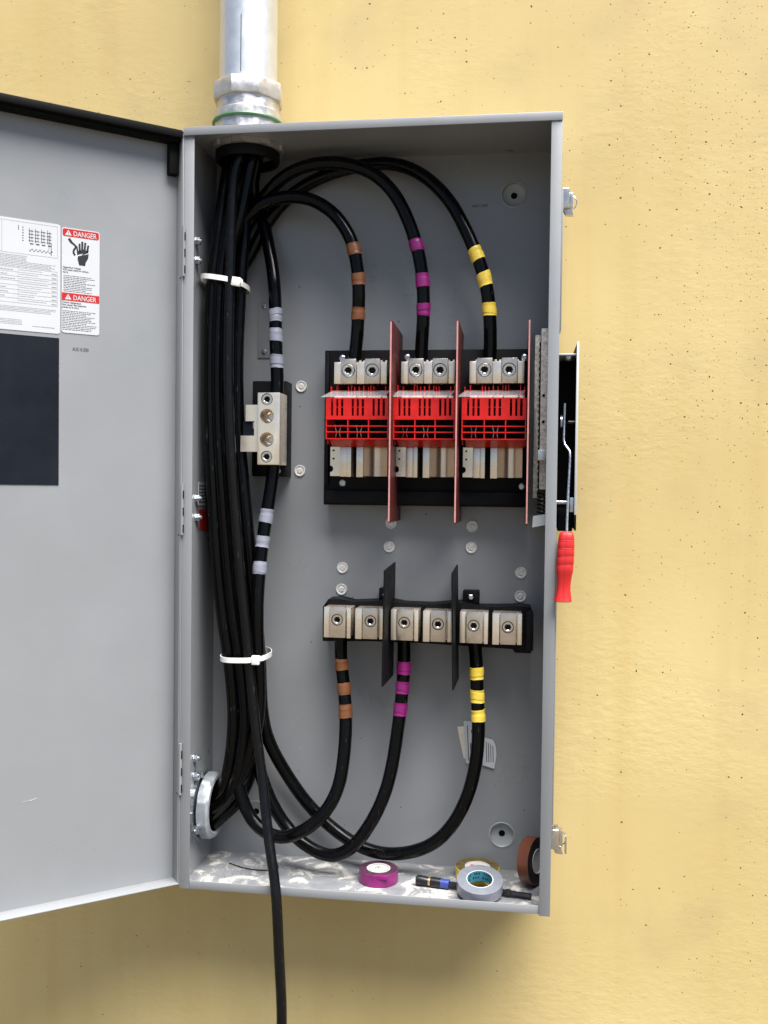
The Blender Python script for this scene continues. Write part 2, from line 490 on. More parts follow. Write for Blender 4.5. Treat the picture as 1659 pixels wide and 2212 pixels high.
def round_rect(x0, x1, z0, z1, r, n=5):
    P = []
    for cx, cz, a0 in ((x1 - r, z1 - r, 0), (x0 + r, z1 - r, 90), (x0 + r, z0 + r, 180), (x1 - r, z0 + r, 270)):
        for k in range(n + 1):
            a = R(a0 + 90 * k / n)
            P.append((cx + r * math.cos(a), cz + r * math.sin(a)))
    return P
B = bmesh.new

# ================================================================== the setting
W, H, D = 0.600, 1.2366, 0.161          # enclosure: width, height, depth to the back panel
WALL_Y = 0.176
bm = B(); box(bm, -3.5, 4.0, WALL_Y, WALL_Y + 0.25, -1.0, 3.2)
structure('wall', bm, 'wall_paint')
bm = B(); box(bm, -40, 40, -60, WALL_Y + 0.25, -1.06, -1.0)
structure('ground', bm, 'paving')

# ================================================================== the enclosure
enc = thing('disconnect_box', 'tall grey steel disconnect box, door swung open, mounted on yellow wall', 'electrical box', (W / 2, D / 2, 0))
bp_ = part('back_panel', box(B(), 0.0, W, D, D + 0.002, 0.0, H), 'enamel', enc)
part('side_panel', box(B(), 0.0, 0.002, 0.0021, D - 0.0002, 0.0032, H - 0.0032), 'enamel', enc)
part('side_panel', box(B(), W - 0.002, W, 0.0021, D - 0.0002, 0.0032, H - 0.0032), 'enamel', enc)
top = part('top_panel', box(B(), 0.0, W, -0.001, D - 0.0002, H - 0.003, H), 'enamel', enc)
fl = part('floor_panel', box(B(), 0.0, W, 0.0021, D - 0.0002, 0.0, 0.003), 'dusty_enamel', enc)
part('front_flange', box(B(), 0.0, 0.0165, 0.0, 0.002, 0.0, H - 0.0125, 0.0006), 'enamel', enc)
part('front_flange', box(B(), W - 0.0170, W, -0.002, 0.002, -0.002, H - 0.0105, 0.0008), 'enamel', enc)
part('front_flange', box(B(), 0.0167, W - 0.0172, 0.0, 0.002, 0.0, 0.0135, 0.0006), 'enamel', enc)
part('front_flange', box(B(), 0.0, W, -0.004, -0.0012, H - 0.0125, H + 0.001, 0.0009), 'enamel', enc)
# raised gutter edge along the right side, seen as a thin pale line beyond the flange
part('side_gutter', box(B(), W + 0.0002, W + 0.0035, 0.02, 0.06, 0.91, H - 0.11, 0.0006), 'enamel', enc)
part('side_gutter', box(B(), W + 0.0002, W + 0.0035, 0.02, 0.06, 0.135, 0.58, 0.0006), 'enamel', enc)

# mounting dimples in the back panel: a shallow dished disc around near-black shade painted for the bolt hole
def dimple(x, z, r=0.0205):
    prof = [(r + 0.0024, -0.0004), (r + 0.0006, -0.0012), (r - 0.0006, -0.0002), (r - 0.0016, 0.0050), (r * 0.62, 0.0072), (0.0062, 0.0078), (0.0056, 0.0078)]
    d = part('mounting_dimple', lathe(B(), prof, (x, D, z), 'y', 40), 'dimple_paint', enc)
    part('bolt_hole_shade', lathe(B(), [(0.0056, 0.0078), (0.0056, 0.0110), (0, 0.0110)], (x, D, z), 'y', 20), 'hole_shade', d)
cb_ = B()
for x, z in ((0.5262, 1.1634), (0.5216, 0.0635), (0.0818, 0.0760)):
    lathe(cb_, [(0, -0.01), (0.0203, -0.01), (0.0203, 0.02), (0, 0.02)], Vector((x, D, z)) - ORG[enc.name], 'y', 40)
cut(bp_, cb_)
for x, z in ((0.5262, 1.1634), (0.5216, 0.0635), (0.0818, 0.0760)):
    dimple(x, z)

# clear plastic hole plugs pressed into the back panel
pb0 = None
for x, z in ((0.1592, 0.8385), (0.1581, 0.6900), (0.3219, 0.6002), (0.3191, 0.5588), (0.4630, 0.5969), (0.4619, 0.5601), (0.2365, 0.5204),
             (0.2352, 0.4820), (0.5472, 0.5189), (0.5471, 0.4783)):
    if pb0 is None:
        prof = [(0.0100, 0.0), (0.0100, -0.0018), (0.0092, -0.0026), (0.0074, -0.0022), (0.0062, -0.0014), (0.0050, -0.0015), (0.0040, -0.0030), (0.0016, -0.0033), (0, -0.0026)]
        pb0 = part('hole_plug', lathe(B(), prof, (x, D, z), 'y', 28), 'button_plastic', bp_)
        p0 = (x, z)
    else:
        again(pb0, bp_, (x - p0[0], 0, z - p0[1]))
# small welded plate with two screws, behind the grey-taped cable
pl = part('weld_plate', box(B(), 0.0797, 0.1180, D - 0.0022, D - 0.0002, 0.8892, 0.990, 0.0004), 'enamel', enc)
def small_screw(c, ax='y', r=0.0042, sign=-1):
    prof = [(0, 0), (r, 0), (r, 0.0014 * sign), (r * 0.7, 0.0026 * sign), (r * 0.45, 0.0027 * sign), (r * 0.4, 0.0014 * sign), (0, 0.0014 * sign)]
    return lathe(B(), prof, c, ax, 18)
for z in (0.9809, 0.9002):
    part('screw', small_screw((0.0916, D - 0.0022, z)), 'zinc_screw', pl)
# date stamp on the back panel, chips of paint
part('date_stamp', text_bm('AUG 11 2020', 0.0066, 0.4553, D - 0.0004, 1.1436, sx=0.70, bold=0.00012), 'stamp_ink', bp_)
bm = B()
for _ in range(26):
    x, z, s = rnd.uniform(0.13, 0.57), rnd.uniform(0.06, 1.12), rnd.uniform(0.0004, 0.0013)
    quad(bm, x - s, x + s * rnd.uniform(0.5, 1.5), z - s, z + s, D - 0.0004, rnd.uniform(0, 3))
pc = part('paint_chips', bm, 'stamp_ink', bp_); pc['kind'] = 'stuff'

# knockout rings stamped into the floor
for (x, y, rs) in ((0.112, 0.080, (0.060, 0.046, 0.031)), (0.285, 0.105, (0.012, 0.006)), (0.386, 0.095, (0.016, 0.008))):
    bm = B()
    for r in rs:
        lathe(bm, [(r, 0.0028), (r - 0.0008, 0.0040), (r - 0.0020, 0.0040), (r - 0.0028, 0.0028)], (x, y, 0), 'z', 48)
    part('knockout_ring', bm, 'dusty_enamel', fl)
# grit and wire scraps on the floor
bm = B()
for _ in range(70):
    x, y, s = rnd.uniform(0.01, 0.59), rnd.uniform(0.006, 0.155), rnd.uniform(0.0004, 0.0014)
    r = bmesh.ops.create_icosphere(bm, subdivisions=1, radius=s)
    for v in r['verts']:
        v.co = Vector((v.co.x * rnd.uniform(0.7, 1.5) + x, v.co.y + y, v.co.z * 0.7 + 0.0032))
g = part('grit', bm, 'aged_label', fl); g['kind'] = 'stuff'
tag(single('wire_offcut', tube(B(), smooth_path(spline([(0.052, 0.105, 0.0045), (0.085, 0.088, 0.0046), (0.115, 0.083, 0.005), (0.140, 0.092, 0.0046), (0.135, 0.115, 0.0046), (0.120, 0.135, 0.0046)])), 0.0009, 8),
    'black_plastic', 'thin dark curl of wire lying on the dusty box floor under the cables', 'wire'), 'thin dark curl of wire lying on the dusty box floor under the cables', 'wire')

part('hinge_strip', box(B(), -0.0045, -0.0001, 0.0006, 0.0080, 0.004, H - 0.005), 'enamel', enc)

# hinge bolts through the left side
hz = ((1.069, 0.051), (1.037, 0.052), (0.640, 0.060), (0.608, 0.061), (0.199, 0.060), (0.169, 0.060))
hb = None
for z, y in hz:
    if hb is None:
        bm = B()
        lathe(bm, [(0.0078, 0.002), (0.0078, 0.0032), (0, 0.0032)], (0, y, z), 'x', 20)
        lathe(bm, [(0.0068, 0.0032), (0.0068, 0.0090), (0.0058, 0.0100), (0, 0.0100)], (0, y, z), 'x', 6)
        lathe(bm, [(0.0034, 0.0098), (0.0034, 0.0125), (0.0026, 0.0134), (0, 0.0134)], (0, y, z), 'x', 12)
        hb = part('hinge_bolt', bm, 'zinc_screw', enc); h0 = (z, y)
    else:
        again(hb, enc, (0, y - h0[1], z - h0[0]))

# ------------------------------------------------------------------ door, a shallow pan hinged on the left front edge
ALPHA = R(39)
DZ0, DZ1 = 0.0065, H - 0.0050
bm = B(); box(bm, -0.590, -0.0005, 0.031, 0.0326, DZ0, DZ1)
door = part('door', bm, 'enamel', enc)
bmesh_me = door.data
bmesh_me.transform(Matrix.Translation(ORG[enc.name]))
door.location = -ORG[enc.name]
door.rotation_euler = (0, 0, ALPHA)
ORG[door.name] = Vector((0, 0, 0))
for a in ((-0.590, -0.0005, 0.0, 0.0309, DZ0, DZ0 + 0.0016), (-0.590, -0.0005, 0.0, 0.0309, DZ1 - 0.0016, DZ1),
          (-0.0020, -0.0005, 0.0, 0.0309, DZ0 + 0.0017, DZ1 - 0.0017), (-0.590, -0.5885, 0.0, 0.0309, DZ0 + 0.0017, DZ1 - 0.0017)):
    part('door_lip', box(B(), *a, 0.0004), 'enamel', door)
# black weather strip under the top lip, turned down at the hinge end
bm = B()
box(bm, -0.586, -0.003, -0.002, 0.0075, DZ1 - 0.0115, DZ1 + 0.0012, 0.0018)
box(bm, -0.586, -0.003, 0.0080, 0.0302, DZ1 - 0.0155, DZ1 - 0.0018, 0.0018)
part('weather_strip', bm, 'rubber', door)
part('weather_strip', box(B(), -0.0195, -0.0035, 0.0160, 0.0306, DZ1 - 0.0660, DZ1 - 0.0155, 0.002), 'rubber', door)
# hinge leaves on the hinge-side lip; black boxes stand in for the shaded knuckle gaps
for z0, z1 in ((0.9997, 1.0793), (0.5814, 0.6643), (0.1559, 0.2399)):
    hg = part('hinge', box(B(), -0.0004, 0.0009, 0.0040, 0.0250, z0, z1, 0.0003), 'enamel', door)
    part('hinge_pin', cyl(B(), (-0.0012, -0.0030, z0), 'z', 0.0026, z1 - z0, 14), 'enamel', hg)
    for k in range(3):
        za = z0 + 0.004 + k * (z1 - z0) / 3
        part('hinge_gap_shade', box(B(), -0.0010, 0.0008, -0.0064, -0.0034, za, za + 0.0125), 'hole_shade', hg)
    part('hinge_gap_shade', box(B(), -0.0024, -0.0018, 0.0020, 0.0130, z0 - 0.0016, z0 - 0.0002), 'hole_shade', hg)
part('date_stamp', text_bm('AUG 10 2020', 0.0070, -0.1680, 0.0306, 0.8700, sx=0.62, bold=0.00012), 'stamp_ink', door)
bm = B()
quad(bm, -0.2412, -0.2290, 0.1722, 0.1729, 0.0306, 0.12); quad(bm, -0.2300, -0.2195, 0.1730, 0.1742, 0.0306, 0.28)
part('scratch', bm, 'white_label', door)

DM = Matrix.Rotation(ALPHA, 4, 'Z')
def door_thing(name, label, cat, x, z):
    """a sticker on the inside of the door; its parts are written in door coordinates"""
    o = thing(name, label, cat, (0, 0, 0))
    loc = Vector((x, 0.0218, z))
    o.matrix_world = DM @ Matrix.Translation(loc + Vector((0.0020, 0.0090, 0.0018)))
    ORG[o.name] = loc
    return o
Y0, Y1, Y2, Y3 = 0.0213, 0.0218, 0.0211, 0.0209
# danger label
dl = door_thing('danger_label', 'narrow white and red DANGER sticker with a shocked hand, on the open door', 'warning label', -0.158, 0.8947)
part('backing', prism(B(), round_rect(-0.1869, -0.1290, 0.8947, 1.0568, 0.004), Y0, Y1), 'white_label', dl)
part('red_header', prism(B(), round_rect(-0.1857, -0.1302, 1.0435, 1.0553, 0.003), Y2, Y0), 'label_red', dl)
part('red_band', prism(B(), round_rect(-0.1866, -0.1293, 0.9445, 0.9565, 0.0006), Y2, Y0), 'label_red', dl)
for z in (1.0452, 0.9463):
    part('danger_word', text_bm('DANGER', 0.0108, -0.1698, Y3, z, sx=0.82, bold=0.0001), 'white_label', dl)
    tr_ = part('warning_triangle', prism(B(), [(-0.1820, z), (-0.1722, z), (-0.1771, z + 0.0086)], Y3, Y2), 'white_label', dl)
    part('exclamation_mark', prism(B(), [(-0.1774, z + 0.0014), (-0.1768, z + 0.0014), (-0.1766, z + 0.0058), (-0.1776, z + 0.0058)], Y3 - 0.0002, Y3 - 0.00005), 'label_red', tr_)
# hand with a bolt through the palm, beside a live wire
def P2(pts):  # picture units of the pictogram -> door metres
    return [(-0.1790 + a * 0.00046, 1.0010 + c * 0.00046) for a, c in pts]
bm = B()
prism(bm, P2([(40, 0), (60, 0), (62, 12), (70, 26), (72, 42), (36, 30), (35, 20)]), Y2, Y0)
prism(bm, P2([(33, 34), (54, 42), (48, 34), (70, 46), (72, 54), (60, 52), (54, 56), (40, 48), (33, 50)]), Y2, Y0)
for a, b0, b1, dx in ((42, 44, 74, -1), (50, 46, 82, 0), (58, 48, 80, 2), (66, 44, 72, 4)):
    prism(bm, P2([(a - 3, b0), (a + 3.4, b0), (a + 3.4 + dx, b1 - 2), (a + dx, b1), (a - 3 + dx, b1 - 2)]), Y2 - 0.0001 * (a % 3), Y0)
prism(bm, P2([(33, 40), (38, 40), (35, 62), (30, 66), (30, 60)]), Y2 - 0.00005, Y0)
part('hand', bm, 'label_black', dl)
wp = smooth_path(spline([Vector((a, 0, c)) for a, c in P2([(6, 86), (14, 74), (26, 66), (28, 58), (22, 48), (22, 38), (27, 32)])], 6))
bm = B()
for i in range(len(wp) - 1):
    d = (wp[i + 1] - wp[i]); n_ = Vector((-d.z, 0, d.x)).normalized() * 0.0015 * (1.0 if i > 6 else 1.3)
    vs = [bm.verts.new((q.x, Y2 - 0.00003 * (i % 2), q.z)) for q in (wp[i] - n_, wp[i + 1] - n_, wp[i + 1] + n_, wp[i] + n_)]
    bm.faces.new(vs)
part('live_wire', bm, 'label_black', dl)
bm = B()
for i, s_ in enumerate(('Hazardous Voltage.', 'Will cause death or serious', 'injury.')):
    merge(bm, text_bm(s_, 0.0041, -0.1853, Y2, 0.9946 - i * 0.0037, sx=0.86, bold=0.00006))
part('heading', bm, 'label_black', dl)
bm = B()
for i, s_ in enumerate(('Tension dangereuse.', 'Peut causer des blessures', 'graves ou la mort.')):
    merge(bm, text_bm(s_, 0.0041, -0.1862, Y2, 0.9405 - i * 0.0037, sx=0.86, bold=0.00006))
part('heading', bm, 'label_black', dl)
bm = B()
for i in range(10):
    greek(bm, -0.1842, -0.1335, 0.9825 - i * 0.00265, 0.00085, Y2, rnd.choice((0.7, 0.86, 0.97, 1.0)))
for i in range(12):
    greek(bm, -0.1858, -0.1335, 0.9282 - i * 0.00262, 0.00085, Y2, rnd.choice((0.7, 0.86, 0.97, 1.0)))
part('fine_print', bm, 'print_grey', dl, flat=True)
# wiring diagram and table label
wl = door_thing('wiring_diagram_label', 'large white sticker with a wiring diagram and table of ratings, on the open door', 'label', -0.32, 0.8917)
part('backing', prism(B(), round_rect(-0.4400, -0.1890, 0.8917, 1.0597, 0.004), Y0, Y1), 'white_label', wl)
bm = B()
X0, X1 = -0.435, -0.1935
def hline(z, xa=X0, xb=X1, h=0.00035): quad(bm, xa, xb, z, z + h, Y2)
def vline(x, za, zb, h=0.00035): quad(bm, x, x + h, za, zb, Y2)
for z in (1.0555, 1.0075): hline(z)
vline(X0, 1.0075, 1.0555); vline(X1, 1.0075, 1.0555); vline(-0.2745, 1.008, 1.0555)
for i in range(9): hline(0.9860 - i * 0.0066)
for x in (X0, -0.3700, -0.3100, -0.2510, X1): vline(x, 0.9332, 0.9862)
part('ruled_lines', bm, 'print_faint', wl, flat=True)
bm = B()
for k in range(4):                                   # switch poles
    x = -0.2350 + k * 0.0088
    quad(bm, x, x + 0.0008, 1.0270, 1.0480, Y2); quad(bm, x + 0.0036, x + 0.0042, 1.0290, 1.0460, Y2)
    for j in range(4):
        quad(bm, x - 0.0008, x + 0.0062, 1.0285 + j * 0.0050, 1.0295 + j * 0.0050, Y2 - 0.0001)
    quad(bm, x + 0.001, x + 0.0062, 1.0236, 1.0255, Y2)
for k in range(12):
    x = -0.2345 + k * 0.0029
    quad(bm, x, x + 0.0018, 1.0130 + 0.0022 * (k % 2), 1.0150 + 0.0022 * (k % 2), Y2, 0.6 * (k % 3))
for k in range(6):
    quad(bm, -0.2450, -0.2432, 1.0270 + k * 0.0040, 1.0286 + k * 0.0040, Y2, 0.5)
quad(bm, -0.2030, -0.2021, 1.0100, 1.0300, Y2); quad(bm, -0.2062, -0.2056, 1.0180, 1.0420, Y2); quad(bm, -0.2510, -0.2500, 1.0430, 1.0500, Y2)
part('diagram', bm, 'print_grey', wl, flat=True)
bm = B()
for i in range(8): greek(bm, X0 + 0.002, X1 - 0.002, 1.0040 - i * 0.0023, 0.0007, Y2, rnd.choice((0.82, 0.97, 1.0)))
for i in range(8):
    greek(bm, -0.3060, -0.2530, 0.9818 - i * 0.0066, 0.0009, Y2, rnd.uniform(0.4, 1.0)); greek(bm, -0.2490, -0.2060, 0.9830 - i * 0.0066, 0.0006, Y2, rnd.uniform(0.5, 1.0))
    quad(bm, -0.2020, -0.1945, 0.9818 - i * 0.0066, 0.9827 - i * 0.0066, Y2 - 0.0001)
for i in range(5): greek(bm, X0 + 0.002, X1 - 0.002, 0.9270 - i * 0.0022, 0.0006, Y2, rnd.choice((0.6, 0.97, 1.0)))
for i in range(4): greek(bm, X0 + 0.002, -0.2350, 0.9075 - i * 0.0023, 0.0006, Y2, 0.95)
greek(bm, -0.2300, -0.1960, 0.8995, 0.0008, Y2)
part('fine_print', bm, 'print_faint', wl, flat=True)
# blank dark panel under it
np_ = door_thing('dark_panel_sticker', 'blank dark navy rectangle stuck below the white diagram sticker on the door', 'sticker', -0.32, 0.658)
part('sheet', box(B(), -0.4400, -0.1905, 0.0211, 0.0218, 0.6580, 0.8852), 'navy_panel', np_)

# small stickers on the left inner side
st = thing('rating_sticker', 'small white printed sticker on the box side wall beside the hinge bolts', 'sticker', (0.0022, 0.095, 0.628))
part('sheet', prism(B(), [(0.072, 0.668), (0.128, 0.668), (0.128, 0.628), (0.072, 0.628)], 0.0021, 0.0027, 'yz'), 'white_label', st)
bm = B()
for i in range(6):
    y = 0.075
    while y < 0.122:
        l_ = rnd.uniform(0.003, 0.009)
        prism(bm, [(y, 0.6625 - i * 0.0056), (y + l_, 0.6625 - i * 0.0056), (y + l_, 0.6600 - i * 0.0056), (y, 0.6600 - i * 0.0056)], 0.0027, 0.0029, 'yz')
        y += l_ + 0.0018
part('print', bm, 'ink_navy', st)
sr = thing('red_sticker', 'small plain red sticker below the white one on the box side wall', 'sticker', (0.0022, 0.1, 0.585))
part('sheet', prism(B(), [(0.077, 0.622), (0.122, 0.618), (0.122, 0.582), (0.079, 0.587)], 0.0021, 0.0027, 'yz'), 'label_red', sr)

# ================================================================== conduit on top
cx, cy = 0.0790, 0.0900
cd = thing('conduit', 'shiny galvanised steel conduit entering the box from above', 'conduit', (cx, cy, H))
part('pipe', lathe(B(), [(0.0462, 1.30), (0.0484, 1.30), (0.0484, 2.6), (0.0462, 2.6)], (cx, cy, 0), 'z', 64, closed=True), 'galvanised', cd)
part('pipe_seam', box(B(), cx + 0.0005, cx + 0.0016, cy - 0.0487, cy - 0.0478, 1.342, 1.435), 'black_plastic', cd)
def octo(a, i):
    s = math.pi / 4
    return 1.0 / math.cos(((a + 0.2) % s) - s / 2)
part('compression_nut', lathe(B(), [(0.0490, 1.3345), (0.0545, 1.3345), (0.0556, 1.3325), (0.0556, 1.3085), (0.0545, 1.3065), (0.0490, 1.3065)], (cx, cy, 0), 'z', 128,
     lambda a, i: 1.0 if i in (0, 5) else octo(a, i), closed=True), 'cast_zinc', cd)
part('connector_body', lathe(B(), [(0.0480, 1.3064), (0.0525, 1.3064), (0.0525, 1.2905), (0.0530, 1.2880), (0.0560, 1.2860), (0.0560, 1.2740), (0.0480, 1.2740)], (cx, cy, 0), 'z', 64, closed=True), 'cast_zinc', cd)
part('seal_ring', lathe(B(), [(0.050, 1.2690), (0.0590, 1.2690), (0.0600, 1.2712), (0.0590, 1.2738), (0.050, 1.2738)], (cx, cy, 0), 'z', 64, closed=True), 'green_gasket', cd)
part('hub', lathe(B(), [(0.0480, 1.2688), (0.0548, 1.2688), (0.0560, 1.2400), (0.0600, H + 0.0004), (0.0480, H + 0.0004)], (cx, cy, 0), 'z', 96,
     lambda a, i: 1.0 if i in (0, 4) else 1 + 0.018 * (1 if math.cos(12 * a) > 0.55 else 0), closed=True), 'cast_zinc', cd)
part('lock_nut', lathe(B(), [(0.0480, H - 0.0034), (0.0590, H - 0.0034), (0.0590, H - 0.0125), (0.0480, H - 0.0125)], (cx, cy, 0), 'z', 96,
     lambda a, i: 1.0 if i in (0, 3) else 1 + 0.05 * (1 if math.cos(8 * a) > 0.4 else 0), closed=True), 'cast_zinc', cd)
part('bushing', lathe(B(), [(0.0470, H - 0.0126), (0.0540, H - 0.0126), (0.0540, H - 0.0250), (0.0520, H - 0.0290), (0.0470, H - 0.0290)], (cx, cy, 0), 'z', 64, closed=True), 'black_plastic', cd)

# grounding bushing where the lower conduit comes through the left side
hy, hzc = 0.0990, 0.1070
hbs = thing('conduit_bushing', 'silver ribbed conduit bushing on the side wall near the box floor', 'bushing', (0.0, hy, hzc - 0.06))
part('lock_nut', lathe(B(), [(0.0480, 0.0022), (0.0590, 0.0022), (0.0590, 0.0075), (0.0480, 0.0075)], (0, hy, hzc), 'x', 96,
     lambda a, i: 1.0 if i in (0, 3) else 1 + 0.045 * (1 if math.cos(10 * a) > 0.4 else 0), closed=True), 'zinc_screw', hbs)
part('liner', lathe(B(), [(0.0460, 0.0076), (0.0520, 0.0076), (0.0520, 0.0110), (0.0460, 0.0110)], (0, hy, hzc), 'x', 64, closed=True), 'black_plastic', hbs)
part('ring', lathe(B(), [(0.0440, 0.0111), (0.0540, 0.0111), (0.0548, 0.0130), (0.0548, 0.0270), (0.0520, 0.0310), (0.0470, 0.0320), (0.0435, 0.0300)], (0, hy, hzc), 'x', 96,
     lambda a, i: 1 + (0.028 if (i in (2, 3) and math.cos(9 * a) > 0.8) else 0), closed=True), 'bushing_zinc', hbs)
part('throat_shade', lathe(B(), [(0.0434, 0.0300), (0.0434, 0.0030), (0, 0.0030)], (0, hy, hzc), 'x', 48), 'black_plastic', hbs)  # no opening behind; black lining and disc paint the dark interior
part('ground_lug', box(B(), 0.0080, 0.0180, hy - 0.066, hy - 0.052, hzc - 0.030, hzc - 0.018, 0.001), 'zinc_screw', hbs)
part('lug_screw', cyl(B(), (0.013, hy - 0.072, hzc - 0.024), 'y', 0.0036, 0.006, 12), 'zinc_screw', hbs)
part('lug_screw', cyl(B(), (0.010, hy - 0.022, hzc + 0.054), 'z', 0.0040, 0.010, 12), 'zinc_screw', hbs)

# ================================================================== socket screws and lugs
def socket_screw(x, y, z, r=0.0085):
    prof = [(r, 0.0100), (r, -0.0004), (r * 0.93, -0.0012), (r * 0.62, -0.0012), (r * 0.52, -0.0006), (r * 0.50, 0.0085), (0, 0.0090)]
    def hexa(a, i):
        if i < 4: return 1.0
        s = math.pi / 3
        return 1.06 / math.cos((a % s) - s / 2) * 0.94
    bm = lathe(B(), prof, (x, y, z), 'y', 36, hexa)
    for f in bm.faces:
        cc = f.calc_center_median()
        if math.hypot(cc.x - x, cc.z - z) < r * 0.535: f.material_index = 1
    return bm

def drill(o, holes, org):
    bm = B()
    for (x, y, z, r, dep) in holes:
        lathe(bm, [(0, -0.01), (r, -0.01), (r, dep), (0, dep)], Vector((x, y, z)) - org, 'y', 32)
    cut(o, bm)

# ================================================================== fused switch block
sw = thing('fused_switch', 'three-pole fused switch with red covers on a black base, middle of the box', 'switch', (0.382, 0.14, 0.631))
part('base', box(B(), 0.2094, 0.5575, 0.1200, D - 0.0004, 0.6315, 0.8957, 0.0016), 'black_plastic', sw)
part('base_rail', box(B(), 0.2140, 0.5540, 0.1120, 0.1201, 0.6350, 0.6560, 0.001), 'black_plastic', sw)
part('base_rail', box(B(), 0.2110, 0.2180, 0.1130, 0.1201, 0.6650, 0.8900, 0.001), 'black_plastic', sw)
for i, (x, z) in enumerate(((0.2400, 0.8815), (0.3515, 0.8820), (0.5480, 0.8806), (0.2425, 0.6690), (0.5470, 0.6664))):
    part('base_screw', small_screw((x, 0.1201, z), r=0.0058), 'zinc_screw', sw)
PITCH = 0.1125
LX = 0.2341
def lug_body(x0):
    bm = B()
    for a, c in ((0.0, 0.0120), (0.0380, 0.0518), (0.0778, 0.0888)):
        box(bm, x0 + a, x0 + c, 0.0775, 0.1195, 0.8340, 0.8700, 0.0006)
    for a, c in ((0.0116, 0.0358), (0.0522, 0.0774)):
        box(bm, x0 + a, x0 + c, 0.0750, 0.1190, 0.8346, 0.8745, 0.0005)
    for a in (0.009, 0.032, 0.0405, 0.048, 0.0765, 0.0845):
        box(bm, x0 + a, x0 + a + 0.0035, 0.0850, 0.1150, 0.8690, 0.8735, 0.0004)
    return bm
def one_block(x0, x1, y0, y1, z0, z1, b=0.0006): return box(B(), x0, x1, y0, y1, z0, z1, b)
lug0 = None
for ph in range(3):
    x0 = LX + ph * PITCH
    if ph == 0:
        lug0 = part('line_lug', box(B(), x0, x0 + 0.0888, 0.0830, 0.1195, 0.8350, 0.8690, 0.0004), 'tin', sw)
        drill(lug0, [(x0 + 0.0245, 0.0745, 0.8558, 0.0112, 0.0200), (x0 + 0.0645, 0.0745, 0.8558, 0.0112, 0.0200)], ORG[lug0.name])
        for a, c in ((0.0, 0.0118), (0.0382, 0.0518), (0.0780, 0.0888)):
            part('lug_fin', box(B(), x0 + a, x0 + c, 0.0775, 0.0829, 0.8340, 0.8700, 0.0006), 'tin', lug0)
        for a, c, s_ in ((0.0122, 0.0372, 0.0245), (0.0524, 0.0774, 0.0645)):
            o = part('lug_block', box(B(), x0 + a, x0 + c, 0.0745, 0.0829, 0.8338, 0.8748, 0.0005), 'tin_block', lug0)
            drill(o, [(x0 + s_, 0.0745, 0.8558, 0.0112, 0.0200)], ORG[o.name])
            part('set_screw', socket_screw(x0 + s_, 0.0762 if s_ > 0.05 else 0.0740, 0.8558, 0.0103), ['tin_screw', 'socket_shade'], lug0)
        for a in (0.009, 0.032, 0.0405, 0.048, 0.0765, 0.0845):
            part('lug_key', box(B(), x0 + a, x0 + a + 0.0035, 0.0850, 0.1150, 0.8691, 0.8735, 0.0004), 'tin', lug0)
        kids = [o for o in C.objects if o.parent == lug0]
    else:
        l2 = again(lug0, sw, (ph * PITCH, 0, 0))
        for k in kids:
            o = k.copy(); C.objects.link(o); o.parent = l2

# red slotted arc covers
SL = ((.083, .117), (.166, .200), (.241, .280), (.414, .448), (.494, .528), (.572, .610), (.745, .780), (.828, .862), (.903, .942))
def cover_bm(x0, w_):
    bm = B()
    f0, f1 = 0.0500, 0.0560
    edges = [0.0] + [e for s in SL for e in s] + [1.0]
    for i in range(0, len(edges), 2):
        box(bm, x0 + edges[i] * w_, x0 + edges[i + 1] * w_, f0, f1, 0.7790, 0.8060)
    for (a, c) in SL:                                           # bridges half way up some slots
        if 0.15 < a < 0.7: box(bm, x0 + a * w_, x0 + c * w_, f0 + 0.001, f1 - 0.001, 0.7925, 0.7935)
    box(bm, x0, x0 + w_, f0, f1, 0.7727, 0.7789)
    box(bm, x0, x0 + w_, f0 + 0.0002, f1, 0.8061, 0.8078)
    for z in (0.7612, 0.7515, 0.7405):
        box(bm, x0, x0 + w_, f0, 0.0640, z, z + 0.0018)
    for a in (0.0, 0.345, 0.675, 0.983):
        box(bm, x0 + a * w_, x0 + (a + 0.017) * w_, f0 + 0.0004, 0.0640, 0.7424, 0.7726)
    for a in (0.0, 0.980):
        box(bm, x0 + a * w_, x0 + (a + 0.02) * w_, 0.0641, 0.1190, 0.7330, 0.8050)
    prism(bm, [(0.0505, 0.7404), (0.0660, 0.7404), (0.1000, 0.7404), (0.1000, 0.7300), (0.0800, 0.7300)], x0 + 0.006, x0 + w_ - 0.002, 'yz')
    # comb of fingers under the lugs
    for f_ in (0.02, 0.11, 0.30, 0.345, 0.40, 0.47, 0.545, 0.62, 0.665, 0.71, 0.90, 0.96):
        x = x0 + f_ * w_
        box(bm, x, x + 0.0014, 0.0780 + 0.006 * rnd.random(), 0.1180, 0.8085, 0.8290 + 0.0035 * rnd.random())
    for z in (0.8165, 0.8235):
        box(bm, x0 + 0.001, x0 + w_ - 0.001, 0.0960, 0.0985, z, z + 0.0012)
    box(bm, x0, x0 + w_, 0.1000, 0.1190, 0.8050, 0.8120)
    return bm
CVX = ((0.2262, 0.1040), (0.3380, 0.1000), (0.4490, 0.1030))
